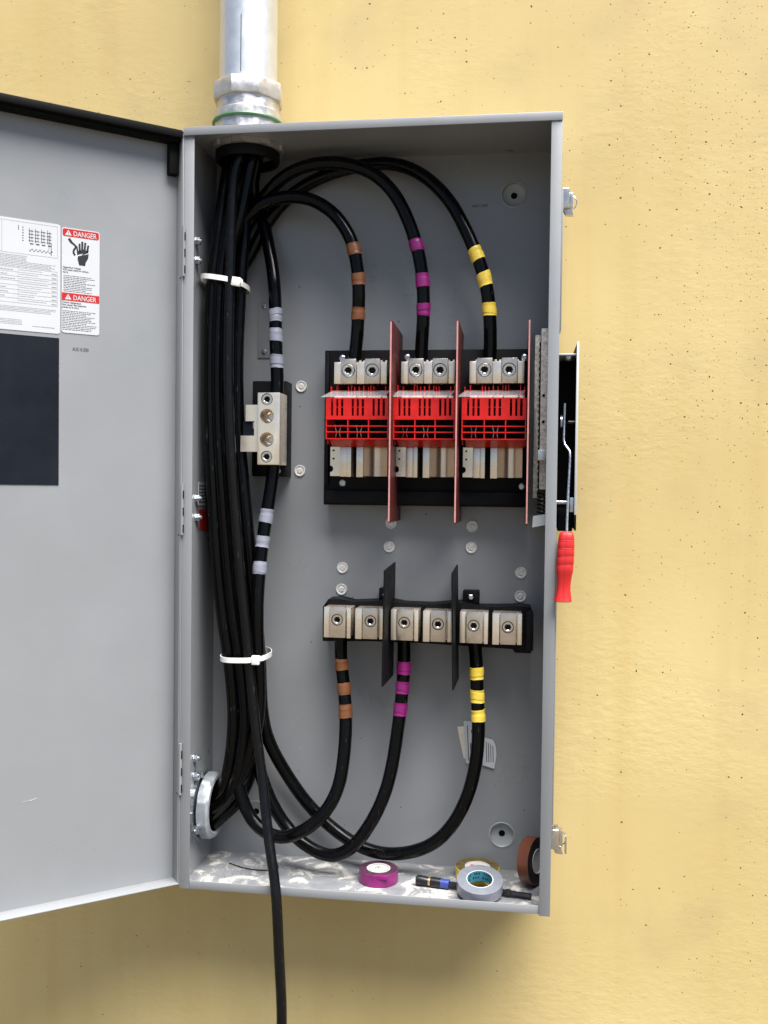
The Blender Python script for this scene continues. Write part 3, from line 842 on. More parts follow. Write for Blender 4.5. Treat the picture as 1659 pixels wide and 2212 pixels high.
for ph, (x0, w_) in enumerate(CVX):
    cv = part('arc_cover', cover_bm(x0, w_), 'red_plastic', sw)
    for a, c in ((0.12, 0.24), (0.25, 0.47), (0.49, 0.63), (0.65, 0.87), (0.89, 0.97)):
        part('contact_bar', box(B(), x0 + a * w_, x0 + c * w_, 0.0570, 0.0860, 0.8061, 0.8120, 0.0004), 'tin', cv)
    bm = B()
    ya, za, yc, zc = 0.0430, 0.0, 0.0880, 0.0
    A = [(x0 - 0.007, 0.0440, 0.8085), (x0 + w_ * 0.93, 0.0440, 0.8085), (x0 + w_ * 0.98, 0.0850, 0.8225), (x0 + 0.004, 0.0850, 0.8225)]
    lo = [bm.verts.new(v) for v in A]; hi = [bm.verts.new((v[0], v[1], v[2] + 0.0008)) for v in A]
    bm.faces.new(lo); bm.faces.new(hi)
    for k in range(4): bm.faces.new((lo[k], lo[(k + 1) % 4], hi[(k + 1) % 4], hi[k]))
    part('clear_flap', bm, 'clear_sheet', cv)
    for cell in (0.06, 0.40):
        for k in range(2):
            xs = x0 + (cell + 0.09 + 0.075 * k) * w_
            part('spring_pin', tube(B(), [Vector((xs, 0.0580, 0.7440)), Vector((xs + 0.0016 * (1 - 2 * k), 0.0560, 0.7520)), Vector((xs - 0.0012 * (1 - 2 * k), 0.0575, 0.7640))], 0.0007, 6), 'tin_screw', cv)

# tinned switch jaws below the covers
for ph, x0 in enumerate((0.2270, 0.3385, 0.4497)):
    bm = B()
    zt, zb = 0.7296, 0.6806
    notch = [(x0 + 0.0165, zb), (x0 + 0.0165, zt), (x0, zt), (x0, zb + 0.0175)] + [(x0 + 0.0052 * math.sin(R(a)), zb + 0.0120 + 0.0055 * math.cos(R(a))) for a in range(0, 181, 30)] + [(x0, zb)]
    prism(bm, notch, 0.0885, 0.1190)
    jw = part('switch_jaw', bm, 'tin', sw)
    part('jaw_fin', box(B(), x0 + 0.0167, x0 + 0.0285, 0.0855, 0.1190, zb - 0.0010, zt, 0.0004), 'tin', jw)
    part('jaw_fin', box(B(), x0 + 0.0287, x0 + 0.0362, 0.0835, 0.1190, zb - 0.0014, zt, 0.0004), 'tin', jw)
    part('jaw_fin', box(B(), x0 + 0.0452, x0 + 0.0565, 0.0840, 0.1190, zb - 0.0016, zt, 0.0004), 'tin', jw)
    cv_ = [(x0 + 0.0567 + 0.0404 * k / 12, 0.0870 + 0.016 * math.sin(math.pi * k / 12) ** 0.8) for k in range(13)]
    part('blade_guide', prism(B(), cv_ + [(x0 + 0.0971, 0.1190), (x0 + 0.0567, 0.1190)], zb, zt, 'xy'), 'tin_smooth', jw)
    for z in (0.7235, 0.7098):
        part('jaw_hole_shade', cyl(B(), (x0 + 0.0055, 0.0868, z), 'y', 0.0016, 0.0018, 12), 'hole_shade', jw)  # dark discs on the plate, painted shade of its holes

# red fibre phase barriers
for i, x in enumerate((0.3355, 0.4412, 0.5535)):
    pz = [(0.020, 0.6075), (0.022, 0.6058), (D - 0.001, 0.6058), (D - 0.001, 0.9270), (0.026, 0.9290), (0.020, 0.9262)]
    br = part('phase_barrier', prism(B(), pz, x, x + 0.0026, 'yz'), 'red_fibre', sw)
    part('barrier_edge', box(B(), x + 0.0001, x + 0.0025, 0.0193, 0.01995, 0.6078, 0.9258), 'fibre_edge', br)

# ================================================================== load terminal block
tb = thing('terminal_block', 'row of six tinned cable lugs on a black base with black barriers', 'terminal block', (0.386, 0.14, 0.392))
top_pts = [(0.2110, 0.4560), (0.2200, 0.4690), (0.2420, 0.4700), (0.2620, 0.4655), (0.3000, 0.4680), (0.3250, 0.4700), (0.3500, 0.4655), (0.4000, 0.4650), (0.4300, 0.4690),
           (0.4500, 0.4700), (0.4800, 0.4640), (0.5200, 0.4650), (0.5480, 0.4665), (0.5640, 0.4645), (0.5660, 0.4600)]
bm = B(); prism(bm, top_pts[::-1] + [(0.2110, 0.3965), (0.2900, 0.3990), (0.3800, 0.3990), (0.5350, 0.3940), (0.5400, 0.3880), (0.5660, 0.3880)], 0.1170, D - 0.0004)
part('base', bm, 'black_plastic', tb)
part('base_end', box(B(), 0.5570, 0.5690, 0.0880, 0.1169, 0.3960, 0.4600, 0.002), 'black_plastic', tb)
LUGS = ((0.2210, 0.2448), (0.2750, 0.3011), (0.3345, 0.3576), (0.3885, 0.4136), (0.4490, 0.4720), (0.5025, 0.5276))
for i, (x0, s_) in enumerate(LUGS):
    z0, z1 = 0.4105 - 0.0004 * i, 0.4618 - 0.0003 * i
    right = i % 2
    lg = part('lug', box(B(), x0 + 0.0002, x0 + 0.0462, 0.0850, 0.1169, z0 + 0.001, z1 - 0.002, 0.0005), 'tin', tb)
    fins = ((0.0, 0.0096, 0.0775), (0.0396, 0.0462, 0.0735)) if not right else ((0.0, 0.0112, 0.0735), (0.0400, 0.0480, 0.0775))
    bl = (0.0110, 0.0378) if not right else (0.0130, 0.0382)
    for a, c, y in fins:
        part('lug_fin', box(B(), x0 + a, x0 + c, y, 0.0849, z0 - 0.001, z1 - 0.0015, 0.0006), 'tin', lg)
    o = part('lug_block', box(B(), x0 + bl[0], x0 + bl[1], 0.0705, 0.0849, z0, z1, 0.0005), 'tin_block', lg)
    drill(o, [(s_, 0.0705, 0.4405 - 0.0007 * i, 0.0099, 0.0200)], ORG[o.name])
    drill(lg, [(s_, 0.0705, 0.4405 - 0.0007 * i, 0.0099, 0.0200)], ORG[lg.name])
    part('set_screw', socket_screw(s_, 0.0724, 0.4405 - 0.0007 * i, 0.0088), ['tin_screw', 'socket_shade'], lg)
for x, zt, zb, tilt in ((0.3300, 0.5320, 0.3400, 0.5), (0.4410, 0.5300, 0.3390, -1.2)):
    bm = prism(B(), [(0.020, zb + 0.002), (0.150, zb - 0.004), (0.150, zt + 0.001), (0.020, zt - 0.003)], x - 0.0013, x + 0.0013, 'yz')
    bmesh.ops.rotate(bm, verts=bm.verts, cent=(x, 0.1, 0.435), matrix=Matrix.Rotation(R(tilt), 3, 'Y'))
    part('barrier', bm, 'black_plastic', tb)
for x0, x1 in ((0.3050, 0.3270), (0.4498, 0.4777)):
    tbm = part('mounting_tab', box(B(), x0, x1, 0.1380, D - 0.0004, 0.4655, 0.4880, 0.0012), 'black_plastic', tb)
    part('hex_screw', lathe(B(), [(0.0048, 0.0), (0.0048, -0.0030), (0.0038, -0.0036), (0, -0.0036)], ((x0 + x1) / 2, 0.1380, 0.4770), 'y', 6), 'zinc_screw', tbm)

# ================================================================== neutral block
nb = thing('neutral_block', 'tinned neutral lug block with four round holes, beside the cable bundle', 'terminal block', (0.12, 0.14, 0.679))
part('base', box(B(), 0.0820, 0.1425, 0.1200, D - 0.0004, 0.6790, 0.8440, 0.0015), 'black_plastic', nb)
o = part('lug', box(B(), 0.1053, 0.1437, 0.0700, 0.1199, 0.6980, 0.8190, 0.0008), 'tin', nb)
drill(o, [(0.1213, 0.07, 0.8078, 0.0100, 0.0150), (0.1216, 0.07, 0.7795, 0.0122, 0.036), (0.1216, 0.07, 0.7402, 0.0122, 0.036), (0.1213, 0.07, 0.7115, 0.0100, 0.0150)], ORG[o.name])
for z in (0.8078, 0.7115):
    part('set_screw', socket_screw(0.1213, 0.0715, z, 0.0090), ['tin_screw', 'socket_shade'], nb)
for z in (0.7795, 0.7402):
    part('bore_thread', lathe(B(), [(0.0085, 0.018), (0.0060, 0.0165), (0.0052, 0.022), (0, 0.022)], (0.1245, 0.07, z), 'y', 24), 'tin_screw', nb)
part('link', prism(B(), [(0.0830, 0.7990), (0.1052, 0.7990), (0.1052, 0.7200), (0.0745, 0.7200), (0.0745, 0.7470), (0.0980, 0.7470), (0.0980, 0.7715), (0.0830, 0.7715)], 0.0760, 0.0830), 'tin', nb)
part('link_spacer', box(B(), 0.0780, 0.0978, 0.0790, 0.1190, 0.7475, 0.7712), 'navy_panel', nb)
part('link_screw', box(B(), 0.0950, 0.0976, 0.0775, 0.0789, 0.7585, 0.7695, 0.0005), 'zinc_screw', nb)
for z in (0.8360, 0.6890):
    part('base_screw', small_screw((0.1290, 0.1200, z), r=0.0048), 'zinc_screw', nb)

# ================================================================== operating mechanism inside, handle outside
mc = thing('switch_mechanism', 'speckled steel operating bar with coil spring, inside edge beside the fused switch', 'mechanism', (0.577, 0.09, 0.602))
part('bar', box(B(), 0.5740, 0.5890, 0.0580, 0.0800, 0.6620, 0.9190, 0.0006), 'speckled_steel', mc)
part('back_strip', box(B(), 0.5645, 0.5735, 0.0820, 0.0850, 0.6480, 0.9120, 0.0004), 'speckled_steel', mc)
part('rack', box(B(), 0.5715, 0.5740, 0.0780, 0.0815, 0.6490, 0.9000), 'black_plastic', mc)
for z in (0.8120, 0.7700):
    part('pin_hole_shade', cyl(B(), (0.5790, 0.0572, z), 'y', 0.0024, 0.0010, 14), 'hole_shade', mc)
for k in range(24):
    if k == 0: tooth = part('tooth', box(B(), 0.5700, 0.5722, 0.0772, 0.0779, 0.6600, 0.6640), 'speckled_steel', mc)
    else: again(tooth, mc, (0, 0, k * 0.0100))
part('clip', box(B(), 0.5705, 0.5860, 0.0480, 0.0570, 0.7080, 0.7250, 0.0012), 'galvanised', mc)
part('link_rod', tube(B(), [Vector((0.5655, 0.0700, 0.7900)), Vector((0.5660, 0.0680, 0.7500)), Vector((0.5668, 0.0660, 0.7150))], 0.0012, 8), 'galvanised', mc)
hel = [Vector((0.5790 + 0.0072 * math.cos(a), 0.0680 + 0.0072 * math.sin(a), 0.6220 + 0.0380 * a / (2 * math.pi * 6))) for a in [2 * math.pi * 6 * k / 120 for k in range(121)]]
part('spring', tube(B(), hel, 0.0013, 8), 'driver_black', mc)
part('spring_seat', prism(B(), [(0.5640, 0.6010), (0.5870, 0.6060), (0.5870, 0.6230), (0.5650, 0.6190)], 0.0500, 0.0840), 'galvanised', mc)

ha = thing('operating_handle', 'side-mounted disconnect handle with red ribbed grip, outside the box edge', 'handle', (0.615, 0.05, 0.49))
part('guard_plate', box(B(), 0.6280, 0.6308, 0.0200, 0.1300, 0.6000, 0.8900, 0.0006), 'handle_black', ha)
part('guard_rim', box(B(), 0.6276, 0.6312, 0.0170, 0.0199, 0.6230, 0.8910, 0.0006), 'handle_edge', ha)
part('guard_bottom_rim', box(B(), 0.6278, 0.6310, 0.0172, 0.0199, 0.5985, 0.6228, 0.0006), 'handle_black', ha)
part('guard_top', box(B(), 0.6002, 0.6279, 0.0230, 0.1300, 0.8712, 0.8740, 0.0006), 'handle_edge', ha)
part('guard_back', box(B(), 0.6002, 0.6279, 0.0900, 0.1300, 0.6000, 0.8711), 'handle_black', ha)
part('guard_foot', box(B(), 0.6040, 0.6270, 0.0500, 0.0890, 0.5960, 0.6330, 0.001), 'handle_black', ha)
part('bolt_head', lathe(B(), [(0.0090, 0.0), (0.0085, -0.004), (0.0060, -0.0065), (0, -0.0075)], (0.6170, 0.0400, 0.8711), 'z', 28), 'zinc_screw', ha)
part('pivot_washer', lathe(B(), [(0, 0.0), (0.0110, 0.0), (0.0110, 0.0030), (0, 0.0030)], (0.6060, 0.0560, 0.7700), 'x', 28), 'zinc_screw', ha)
part('stop_tab', box(B(), 0.6180, 0.6279, 0.0400, 0.0900, 0.7690, 0.7705), 'handle_edge', ha)
part('pivot_pin', cyl(B(), (0.6010, 0.0350, 0.6420), 'x', 0.0030, 0.0180, 16), 'zinc_screw', ha)
part('square_nut', box(B(), 0.6205, 0.6279, 0.0220, 0.0340, 0.6270, 0.6500, 0.001), 'zinc_screw', ha)
rp = [(0.6120, 0.0400, 0.7980), (0.6110, 0.0360, 0.7400), (0.6125, 0.0330, 0.7330), (0.6200, 0.0260, 0.7220), (0.6206, 0.0240, 0.7120), (0.6178, 0.0160, 0.6500), (0.6166, 0.0080, 0.6120), (0.6162, 0.0020, 0.5900)]
rd = B(); P_ = [Vector(p) for p in rp]
tube(rd, P_, 0.0019, 10)
part('lever_rod', rd, 'zinc_screw', ha)
# grip: ribbed rounded body flaring at the foot
gz = [0.5975, 0.5960, 0.5935, 0.5860, 0.5840, 0.5820, 0.5740, 0.5720, 0.5700, 0.5615, 0.5595, 0.5575, 0.5490, 0.5470, 0.5450, 0.5370, 0.5320, 0.5250, 0.5160, 0.5060, 0.4960, 0.4915, 0.4905]
gw = [0.0070, 0.0094, 0.0108, 0.0122, 0.0119, 0.0123, 0.0129, 0.0124, 0.0129, 0.0133, 0.0127, 0.0132, 0.0133, 0.0126, 0.0131, 0.0128, 0.0118, 0.0110, 0.0102, 0.0108, 0.0126, 0.0136, 0.0120]
bm = B()
rings = []
for z, hw in zip(gz, gw):
    t_ = (0.5975 - z) / 0.107
    xc, yc = 0.6160 - 0.0045 * t_, 0.0020 - 0.010 * t_
    ring = []
    for k in range(28):
        a = 2 * math.pi * k / 28
        c_, s_ = math.cos(a), math.sin(a)
        ring.append(bm.verts.new((xc + hw * math.copysign(abs(c_) ** 0.55, c_), yc + hw * 1.05 * math.copysign(abs(s_) ** 0.55, s_), z)))
    rings.append(ring)
for a, q in zip(rings, rings[1:]):
    for k in range(28): bm.faces.new((a[k], a[(k + 1) % 28], q[(k + 1) % 28], q[k]))
bm.faces.new(rings[0]); bm.faces.new(rings[-1][::-1])
gr = part('grip', bm, 'red_grip', ha)
part('grip_seam', tube(B(), [Vector((0.6160 - 0.0045 * t_, 0.0020 - 0.010 * t_ - hw * 1.05 - 0.00002, 0.5975 - 0.107 * t_)) for t_, hw in [((0.5975 - z) / 0.107, h_) for z, h_ in zip(gz[1:-1], gw[1:-1])]], 0.0004, 6), 'label_red', gr)

for zg in (0.5840, 0.5720, 0.5595, 0.5470):
    i_ = gz.index(zg); t_ = (0.5975 - zg) / 0.107; hw = gw[i_] + 0.0001
    lp = []
    for k in range(29):
        a = 2 * math.pi * k / 28; c_, s_ = math.cos(a), math.sin(a)
        lp.append(Vector((0.6160 - 0.0045 * t_ + hw * math.copysign(abs(c_) ** 0.55, c_), 0.0020 - 0.010 * t_ + hw * 1.05 * math.copysign(abs(s_) ** 0.55, s_), zg)))
    part('groove_shade', tube(B(), lp, 0.0004, 6), 'label_red', gr)  # darker red rings paint the shade in the grip grooves

# spring latches on the right side
for z, lab, cond in ((1.1140, 'small steel draw latch on the box side, upper corner', 0), (0.1090, 'small steel draw latch on the box side, level with the brown tape roll', 1)):
    lt = thing('draw_latch', lab, 'latch', (W + 0.012, 0.05, z - 0.02))
    part('body', box(B(), W + 0.0003, W + 0.0130, 0.0240, 0.0520, z - 0.0150, z + 0.0170, 0.0022, 3), 'latch_steel', lt)
    part('strike', box(B(), W + 0.0132, W + 0.0190, 0.0350, 0.0520, z - 0.0140, z + 0.0120, 0.0012), 'latch_steel', lt)
    part('pin', cyl(B(), (W + 0.0090, 0.0380, z + 0.0165), 'z', 0.0035, 0.0035, 14), 'latch_steel', lt)
    loop = [Vector((W + 0.0165 + 0.0085 * math.sin(a), 0.0420, z - 0.002 + 0.0105 * math.cos(a))) for a in [math.pi * k / 14 for k in range(15)]]
    part('wire_loop', tube(B(), loop, 0.0010, 8), 'latch_steel', lt)
    part('catch', prism(B(), [(W + 0.004, z - 0.0155), (W + 0.017, z - 0.0155), (W + 0.0195, z - 0.0240), (W + 0.0080, z - 0.0230)], 0.0300, 0.0430), 'latch_steel', lt)
    if cond:
        part('hook', box(B(), W + 0.0225, W + 0.0255, 0.0300, 0.0440, z - 0.0230, z + 0.0040, 0.0008), 'latch_steel', lt)

# ================================================================== cables
CR = 0.0110
PATH = {
    'U1': [(0.0134, 0.1040, 0.1095), (0.0393, 0.1060, 0.1371), (0.0521, 0.1120, 0.1849), (0.0611, 0.1130, 0.2663), (0.0495, 0.1130, 0.3631), (0.0242, 0.1130, 0.4999), (0.0045, 0.1130, 0.7817), (0.0113, 0.1130, 0.9898), (0.0445, 0.1130, 1.0846), (0.0844, 0.1100, 1.1365), (0.1357, 0.1060, 1.1534), (0.1833, 0.1020, 1.1485), (0.2274, 0.0980, 1.1212), (0.2562, 0.0940, 1.0785), (0.2682, 0.0920, 1.0277), (0.2723, 0.0940, 0.9818), (0.2697, 0.0980, 0.9362), (0.2659, 0.1000, 0.8978), (0.2632, 0.1000, 0.8589)],
    'U2': [(0.0096, 0.1060, 0.0898), (0.0323, 0.1080, 0.1052), (0.0532, 0.1180, 0.1342), (0.0644, 0.1270, 0.1813), (0.0717, 0.1370, 0.2612), (0.0641, 0.1370, 0.3595), (0.0394, 0.1370, 0.4981), (0.0160, 0.1370, 0.7835), (0.0231, 0.1360, 0.9941), (0.0512, 0.1320, 1.0812), (0.0858, 0.1250, 1.1423), (0.1338, 0.1120, 1.1882), (0.1839, 0.1040, 1.2066), (0.2364, 0.1000, 1.2065), (0.2881, 0.0980, 1.1887), (0.3278, 0.0960, 1.1515), (0.3566, 0.0940, 1.0989), (0.3719, 0.0940, 1.0490), (0.3787, 0.0950, 0.9956), (0.3806, 0.0980, 0.9425), (0.3779, 0.1000, 0.8968), (0.3753, 0.1000, 0.8583)],
    'U3': [(0.0174, 0.0980, 0.0719), (0.0393, 0.1020, 0.0881), (0.0611, 0.1120, 0.1080), (0.0776, 0.1260, 0.1413), (0.0866, 0.1370, 0.1961), (0.0891, 0.1380, 0.2618), (0.0852, 0.1370, 0.3603), (0.0621, 0.1370, 0.4987), (0.0362, 0.1370, 0.7836), (0.0415, 0.1360, 0.9938), (0.0739, 0.1400, 1.0746), (0.1182, 0.1430, 1.1466), (0.1836, 0.1430, 1.1924), (0.2571, 0.1400, 1.2128), (0.3222, 0.1330, 1.2129), (0.3727, 0.1220, 1.1897), (0.4154, 0.1120, 1.1460), (0.4458, 0.1040, 1.0955), (0.4674, 0.0980, 1.0478), (0.4818, 0.0960, 1.0016), (0.4900, 0.0980, 0.9525), (0.4922, 0.1000, 0.9034), (0.4883, 0.1000, 0.8577)],
    'L1': [(0.0882, 0.0850, 1.2299), (0.0805, 0.0850, 1.1853), (0.0610, 0.0800, 1.0913), (0.0220, 0.0880, 0.9847), (0.0178, 0.0880, 0.7799), (0.0397, 0.0880, 0.5026), (0.0580, 0.0880, 0.3678), (0.0686, 0.0880, 0.2724), (0.0705, 0.0840, 0.1936), (0.0793, 0.0780, 0.1384), (0.1064, 0.0700, 0.0902), (0.1494, 0.0600, 0.0727), (0.1941, 0.0550, 0.0875), (0.2282, 0.0600, 0.1174), (0.2494, 0.0700, 0.1599), (0.2580, 0.0800, 0.2122), (0.2580, 0.0900, 0.2646), (0.2519, 0.0980, 0.3257), (0.2479, 0.1000, 0.3647), (0.2458, 0.1000, 0.4120)],
    'L2': [(0.0670, 0.0750, 1.2273), (0.0619, 0.0800, 1.1843), (0.0539, 0.0950, 1.1111), (0.0442, 0.0900, 0.9847), (0.0409, 0.0900, 0.7800), (0.0661, 0.0900, 0.5031), (0.0820, 0.0900, 0.3683), (0.0920, 0.0920, 0.2725), (0.1025, 0.0980, 0.1914), (0.1223, 0.1000, 0.1275), (0.1513, 0.1000, 0.0810), (0.1905, 0.0900, 0.0510), (0.2345, 0.0800, 0.0393), (0.2733, 0.0750, 0.0579), (0.3043, 0.0750, 0.0989), (0.3264, 0.0800, 0.1494), (0.3403, 0.0880, 0.2064), (0.3481, 0.0950, 0.2676), (0.3518, 0.0980, 0.3219), (0.3549, 0.1000, 0.3687), (0.3551, 0.1000, 0.4156)],
    'L3': [(0.0641, 0.1200, 1.2461), (0.0629, 0.1200, 1.1971), (0.0667, 0.1150, 1.1162), (0.0640, 0.1000, 0.9864), (0.0639, 0.0950, 0.7804), (0.0925, 0.0920, 0.5036), (0.1067, 0.0920, 0.3688), (0.1094, 0.1000, 0.2795), (0.1174, 0.1150, 0.2198), (0.1456, 0.1300, 0.1602), (0.1879, 0.1360, 0.1018), (0.2390, 0.1300, 0.0613), (0.2942, 0.1180, 0.0393), (0.3477, 0.1080, 0.0385), (0.3996, 0.1000, 0.0583), (0.4385, 0.0950, 0.0963), (0.4650, 0.0920, 0.1495), (0.4779, 0.0940, 0.2118), (0.4814, 0.0980, 0.2730), (0.4783, 0.1000, 0.3267), (0.4753, 0.1000, 0.3731), (0.4716, 0.1000, 0.4195)],
    'NU': [(0.1313, 0.0980, 0.7965), (0.1310, 0.0980, 0.8358), (0.1291, 0.1000, 0.8911), (0.1265, 0.1050, 0.9470), (0.1209, 0.1120, 1.0036), (0.1102, 0.1260, 1.0624), (0.0946, 0.1390, 1.1220), (0.0725, 0.1420, 1.1757), (0.0670, 0.1300, 1.2463)],
    'ND': [(0.1271, 0.0980, 0.7256), (0.1258, 0.0980, 0.6940), (0.1206, 0.0920, 0.6386), (0.1151, 0.0840, 0.5836), (0.1103, 0.0740, 0.5292), (0.1087, 0.0670, 0.4750), (0.1104, 0.0660, 0.4048), (0.1116, 0.0660, 0.3578), (0.1117, 0.0680, 0.2789), (0.1012, 0.0700, 0.2149), (0.0799, 0.0780, 0.1639), (0.0523, 0.0860, 0.1248), (0.0230, 0.0880, 0.1031)],
    'X1': [(0.0472, 0.1000, 1.2367), (0.0427, 0.0850, 1.1710), (0.0336, 0.0700, 1.0739), (0.0244, 0.0660, 0.9803), (0.0243, 0.0660, 0.7782), (0.0406, 0.0670, 0.5046), (0.0592, 0.0680, 0.3713), (0.0691, 0.0700, 0.2766), (0.0608, 0.0780, 0.1948), (0.0417, 0.0880, 0.1388), (0.0134, 0.0940, 0.1167)],
    'X2': [(0.0636, 0.1000, 1.2361), (0.0620, 0.0750, 1.1518), (0.0510, 0.0660, 1.0725), (0.0395, 0.0640, 0.9796), (0.0379, 0.0640, 0.7781), (0.0607, 0.0650, 0.5052), (0.0792, 0.0660, 0.3723), (0.0891, 0.0680, 0.2779), (0.0837, 0.0720, 0.2056), (0.0655, 0.0800, 0.1466), (0.0374, 0.0920, 0.1050), (0.0136, 0.0940, 0.0868)],
    'G': [(0.0698, 0.0580, 1.2213), (0.0681, 0.0540, 1.1834), (0.0642, 0.0480, 1.1132), (0.0631, 0.0440, 1.0058), (0.0650, 0.0440, 0.7766), (0.0860, 0.0450, 0.5077), (0.1003, 0.0460, 0.3766), (0.1083, 0.0450, 0.3151), (0.1177, 0.0420, 0.2387), (0.1298, 0.0350, 0.1640), (0.1452, 0.0150, 0.0947), (0.1586, -0.0050, 0.0424), (0.1678, -0.0180, -0.0042), (0.1745, -0.0240, -0.0758), (0.1779, -0.0260, -0.1343), (0.1800, -0.0260, -0.1954)],
}
PATH['U1'][0:0] = [(-0.030, 0.1040, 0.1000)]
PATH['U2'][0:0] = [(-0.030, 0.1120, 0.1180)]
PATH['U3'][0:0] = [(-0.030, 0.0980, 0.0830)]
PATH['X1'] += [(-0.030, 0.0960, 0.1120)]
PATH['X2'] += [(-0.030, 0.0960, 0.0920)]
PATH['ND'] += [(-0.030, 0.0760, 0.1040)]
PATH['NU'][-1:] = [(0.0860, 0.1250, 1.2350), (0.0860, 0.1230, 1.2900)]
for k, xy in (('L1', (0.0900, 0.0830)), ('L2', (0.0640, 0.0740)), ('L3', (0.0600, 0.1150)), ('G', (0.0760, 0.0590)), ('X1', (0.0480, 0.0950)), ('X2', (0.0840, 0.1030))):
    PATH[k][0] = (xy[0], xy[1], PATH[k][0][2]); PATH[k][0:0] = [(xy[0], xy[1], 1.2900)]
PATH['G'] += [(0.1815, -0.0260, -0.30), (0.1840, -0.0250, -0.50), (0.1860, -0.0240, -0.80), (0.1870, -0.0240, -1.0)]
BANDS = {'U1': ('brown', (1.0579, 1.0086, 0.9539)), 'U2': ('purple', (1.0621, 1.0071, 0.9589)), 'U3': ('yellow', (1.0465, 1.0063, 0.9562)), 'NU': ('grey', (0.9515, 0.9169, 0.8759)),
         'ND': ('grey', (0.6112, 0.5696, 0.5225)), 'L1': ('brown', (0.3594, 0.3208, 0.2837)), 'L2': ('purple', (0.3605, 0.3245, 0.2877)), 'L3': ('yellow', (0.3558, 0.3178, 0.2829))}
LAB = {'U1': 'black cable with three brown tape bands arching into the fused switch', 'U2': 'black cable with three purple tape bands arching into the fused switch',
       'U3': 'black cable with three yellow tape bands curving into the fused switch', 'NU': 'black cable with three grey tape bands entering the top of the neutral block',
       'ND': 'black cable with three grey tape bands leaving the underside of the neutral block', 'L1': 'black cable with three brown tape bands looping up to the lower lugs',
       'L2': 'black cable with three purple tape bands looping up to the lower lugs', 'L3': 'black cable with three yellow tape bands looping up to the lower lugs',
       'G': 'thin bare-ended black wire without tape, hanging out below the box'}
LAB['X1'] = 'plain untaped black cable on the bundle edge closest to the hinge bolts'
LAB['X2'] = 'plain untaped black cable in the bundle, right beside the thinner wire'
LAB['G'] = 'thinner black wire without tape bands, hanging out below the box'
def swept(P, i0, i1, r):
    return tube(B(), P[i0:i1 + 1], r, 20)
for k, pts in PATH.items():
    P = smooth_path(spline(pts, 10), 6)
    r = 0.0084 if k == 'G' else CR
    f1, f2 = rnd.uniform(0, 6), rnd.uniform(0, 6)
    P = [p + Vector((math.sin(i * 0.21 + f1), 0.6 * math.sin(i * 0.17 + f2), 0.5 * math.sin(i * 0.13 + f1))) * 0.0007 for i, p in enumerate(P)]
    zlo = min(p.z for p in P)
    t_ = thing('cable' if k != 'G' else 'ground_wire', LAB[k], 'cable' if k != 'G' else 'wire', (P[-1].x, P[-1].y, zlo - r), 'power cables in the box')
    part('jacket', tube(B(), P, r, 20, rf=lambda i: r * (1 + 0.006 * math.sin(i * 0.9 + len(k)))), 'cable_jacket' if k != 'G' else 'wire_jacket', t_)
    if k in BANDS:
        colr, zs = BANDS[k]
        half = range(len(P) // 2, len(P)) if k not in ('NU', 'ND') else range(len(P))
        if k == 'NU': half = range(0, int(len(P) * 0.7))
        if k == 'ND': half = range(0, int(len(P) * 0.6))
        for zc in zs:
            i = min(half, key=lambda q: abs(P[q].z - zc))
            # resample the stretch of cable the band is wound on
            def walk(s):
                j, acc = i, 0.0
                st_ = 1 if s > 0 else -1
                while 0 <= j + st_ < len(P):
                    d = (P[j + st_] - P[j]).length
                    if acc + d >= abs(s): return P[j].lerp(P[j + st_], (abs(s) - acc) / d)
                    acc += d; j += st_
                return P[j]
            hl = 0.0104 + rnd.uniform(-0.0012, 0.0012)
            Q = [walk(-hl + 2 * hl * q / 10) if abs(-hl + 2 * hl * q / 10) > 1e-6 else P[i] for q in range(11)]
            ph_ = rnd.uniform(0, 6)
            T_ = (Q[-1] - Q[0]).normalized(); S_ = T_.cross(Vector((0, 1, 0))).normalized()
            def skew(bm_, k_, w_=0.0):
                for v in bm_.verts:
                    d_ = v.co - Q[5]
                    u_ = d_.dot(S_) / r
                    v.co += T_ * (u_ * k_ + w_ * math.sin(u_ * 5 + ph_))
                return bm_
            bnd = part('tape_band', skew(tube(B(), Q, r + 0.0007, 24, rf=lambda q: r + 0.0006 + 0.00035 * math.sin(q * 1.3 + ph_)), rnd.uniform(-0.0011, 0.0011), 0.00025), 'tape_' + colr, t_)
            a_ = rnd.choice((0, 3, 5))
            part('tape_overlap', skew(tube(B(), Q[a_:a_ + 6], r + 0.0012, 24), rnd.uniform(-0.0022, 0.0022), 0.0003), 'tape_' + colr, bnd)

# nylon ties round the bundle
def tie(cx_, cy_, cz_, a, b_, slope, label):
    t_ = thing('cable_tie', label, 'cable tie', (cx_, cy_, cz_ - 0.005))
    n = 72
    bm = B(); R1 = []; 
    for k in range(n):
        an = 2 * math.pi * k / n
        c_, s_ = math.cos(an), math.sin(an)
        e = 0.72
        x = a * math.copysign(abs(c_) ** e, c_); y = b_ * math.copysign(abs(s_) ** e, s_)
        zz = cz_ - slope * x
        if s_ > 0 and c_ > 0: x *= 1 - 0.34 * s_
        f = 1 + 0.0012 / a
        R1.append([bm.verts.new((cx_ + x, cy_ + y, zz - 0.0042)), bm.verts.new((cx_ + x * f, cy_ + y * f, zz - 0.0042)), bm.verts.new((cx_ + x * f, cy_ + y * f, zz + 0.0042)), bm.verts.new((cx_ + x, cy_ + y, zz + 0.0042))])
    for k in range(n):
        p, q = R1[k], R1[(k + 1) % n]
        for j in range(4): bm.faces.new((p[j], p[(j + 1) % 4], q[(j + 1) % 4], q[j]))
    part('strap', bm, 'nylon', t_)
    return t_
t1 = tie(0.0430, 0.0940, 1.0050, 0.0370, 0.0600, 0.16, 'white nylon tie round the cables above the neutral block')
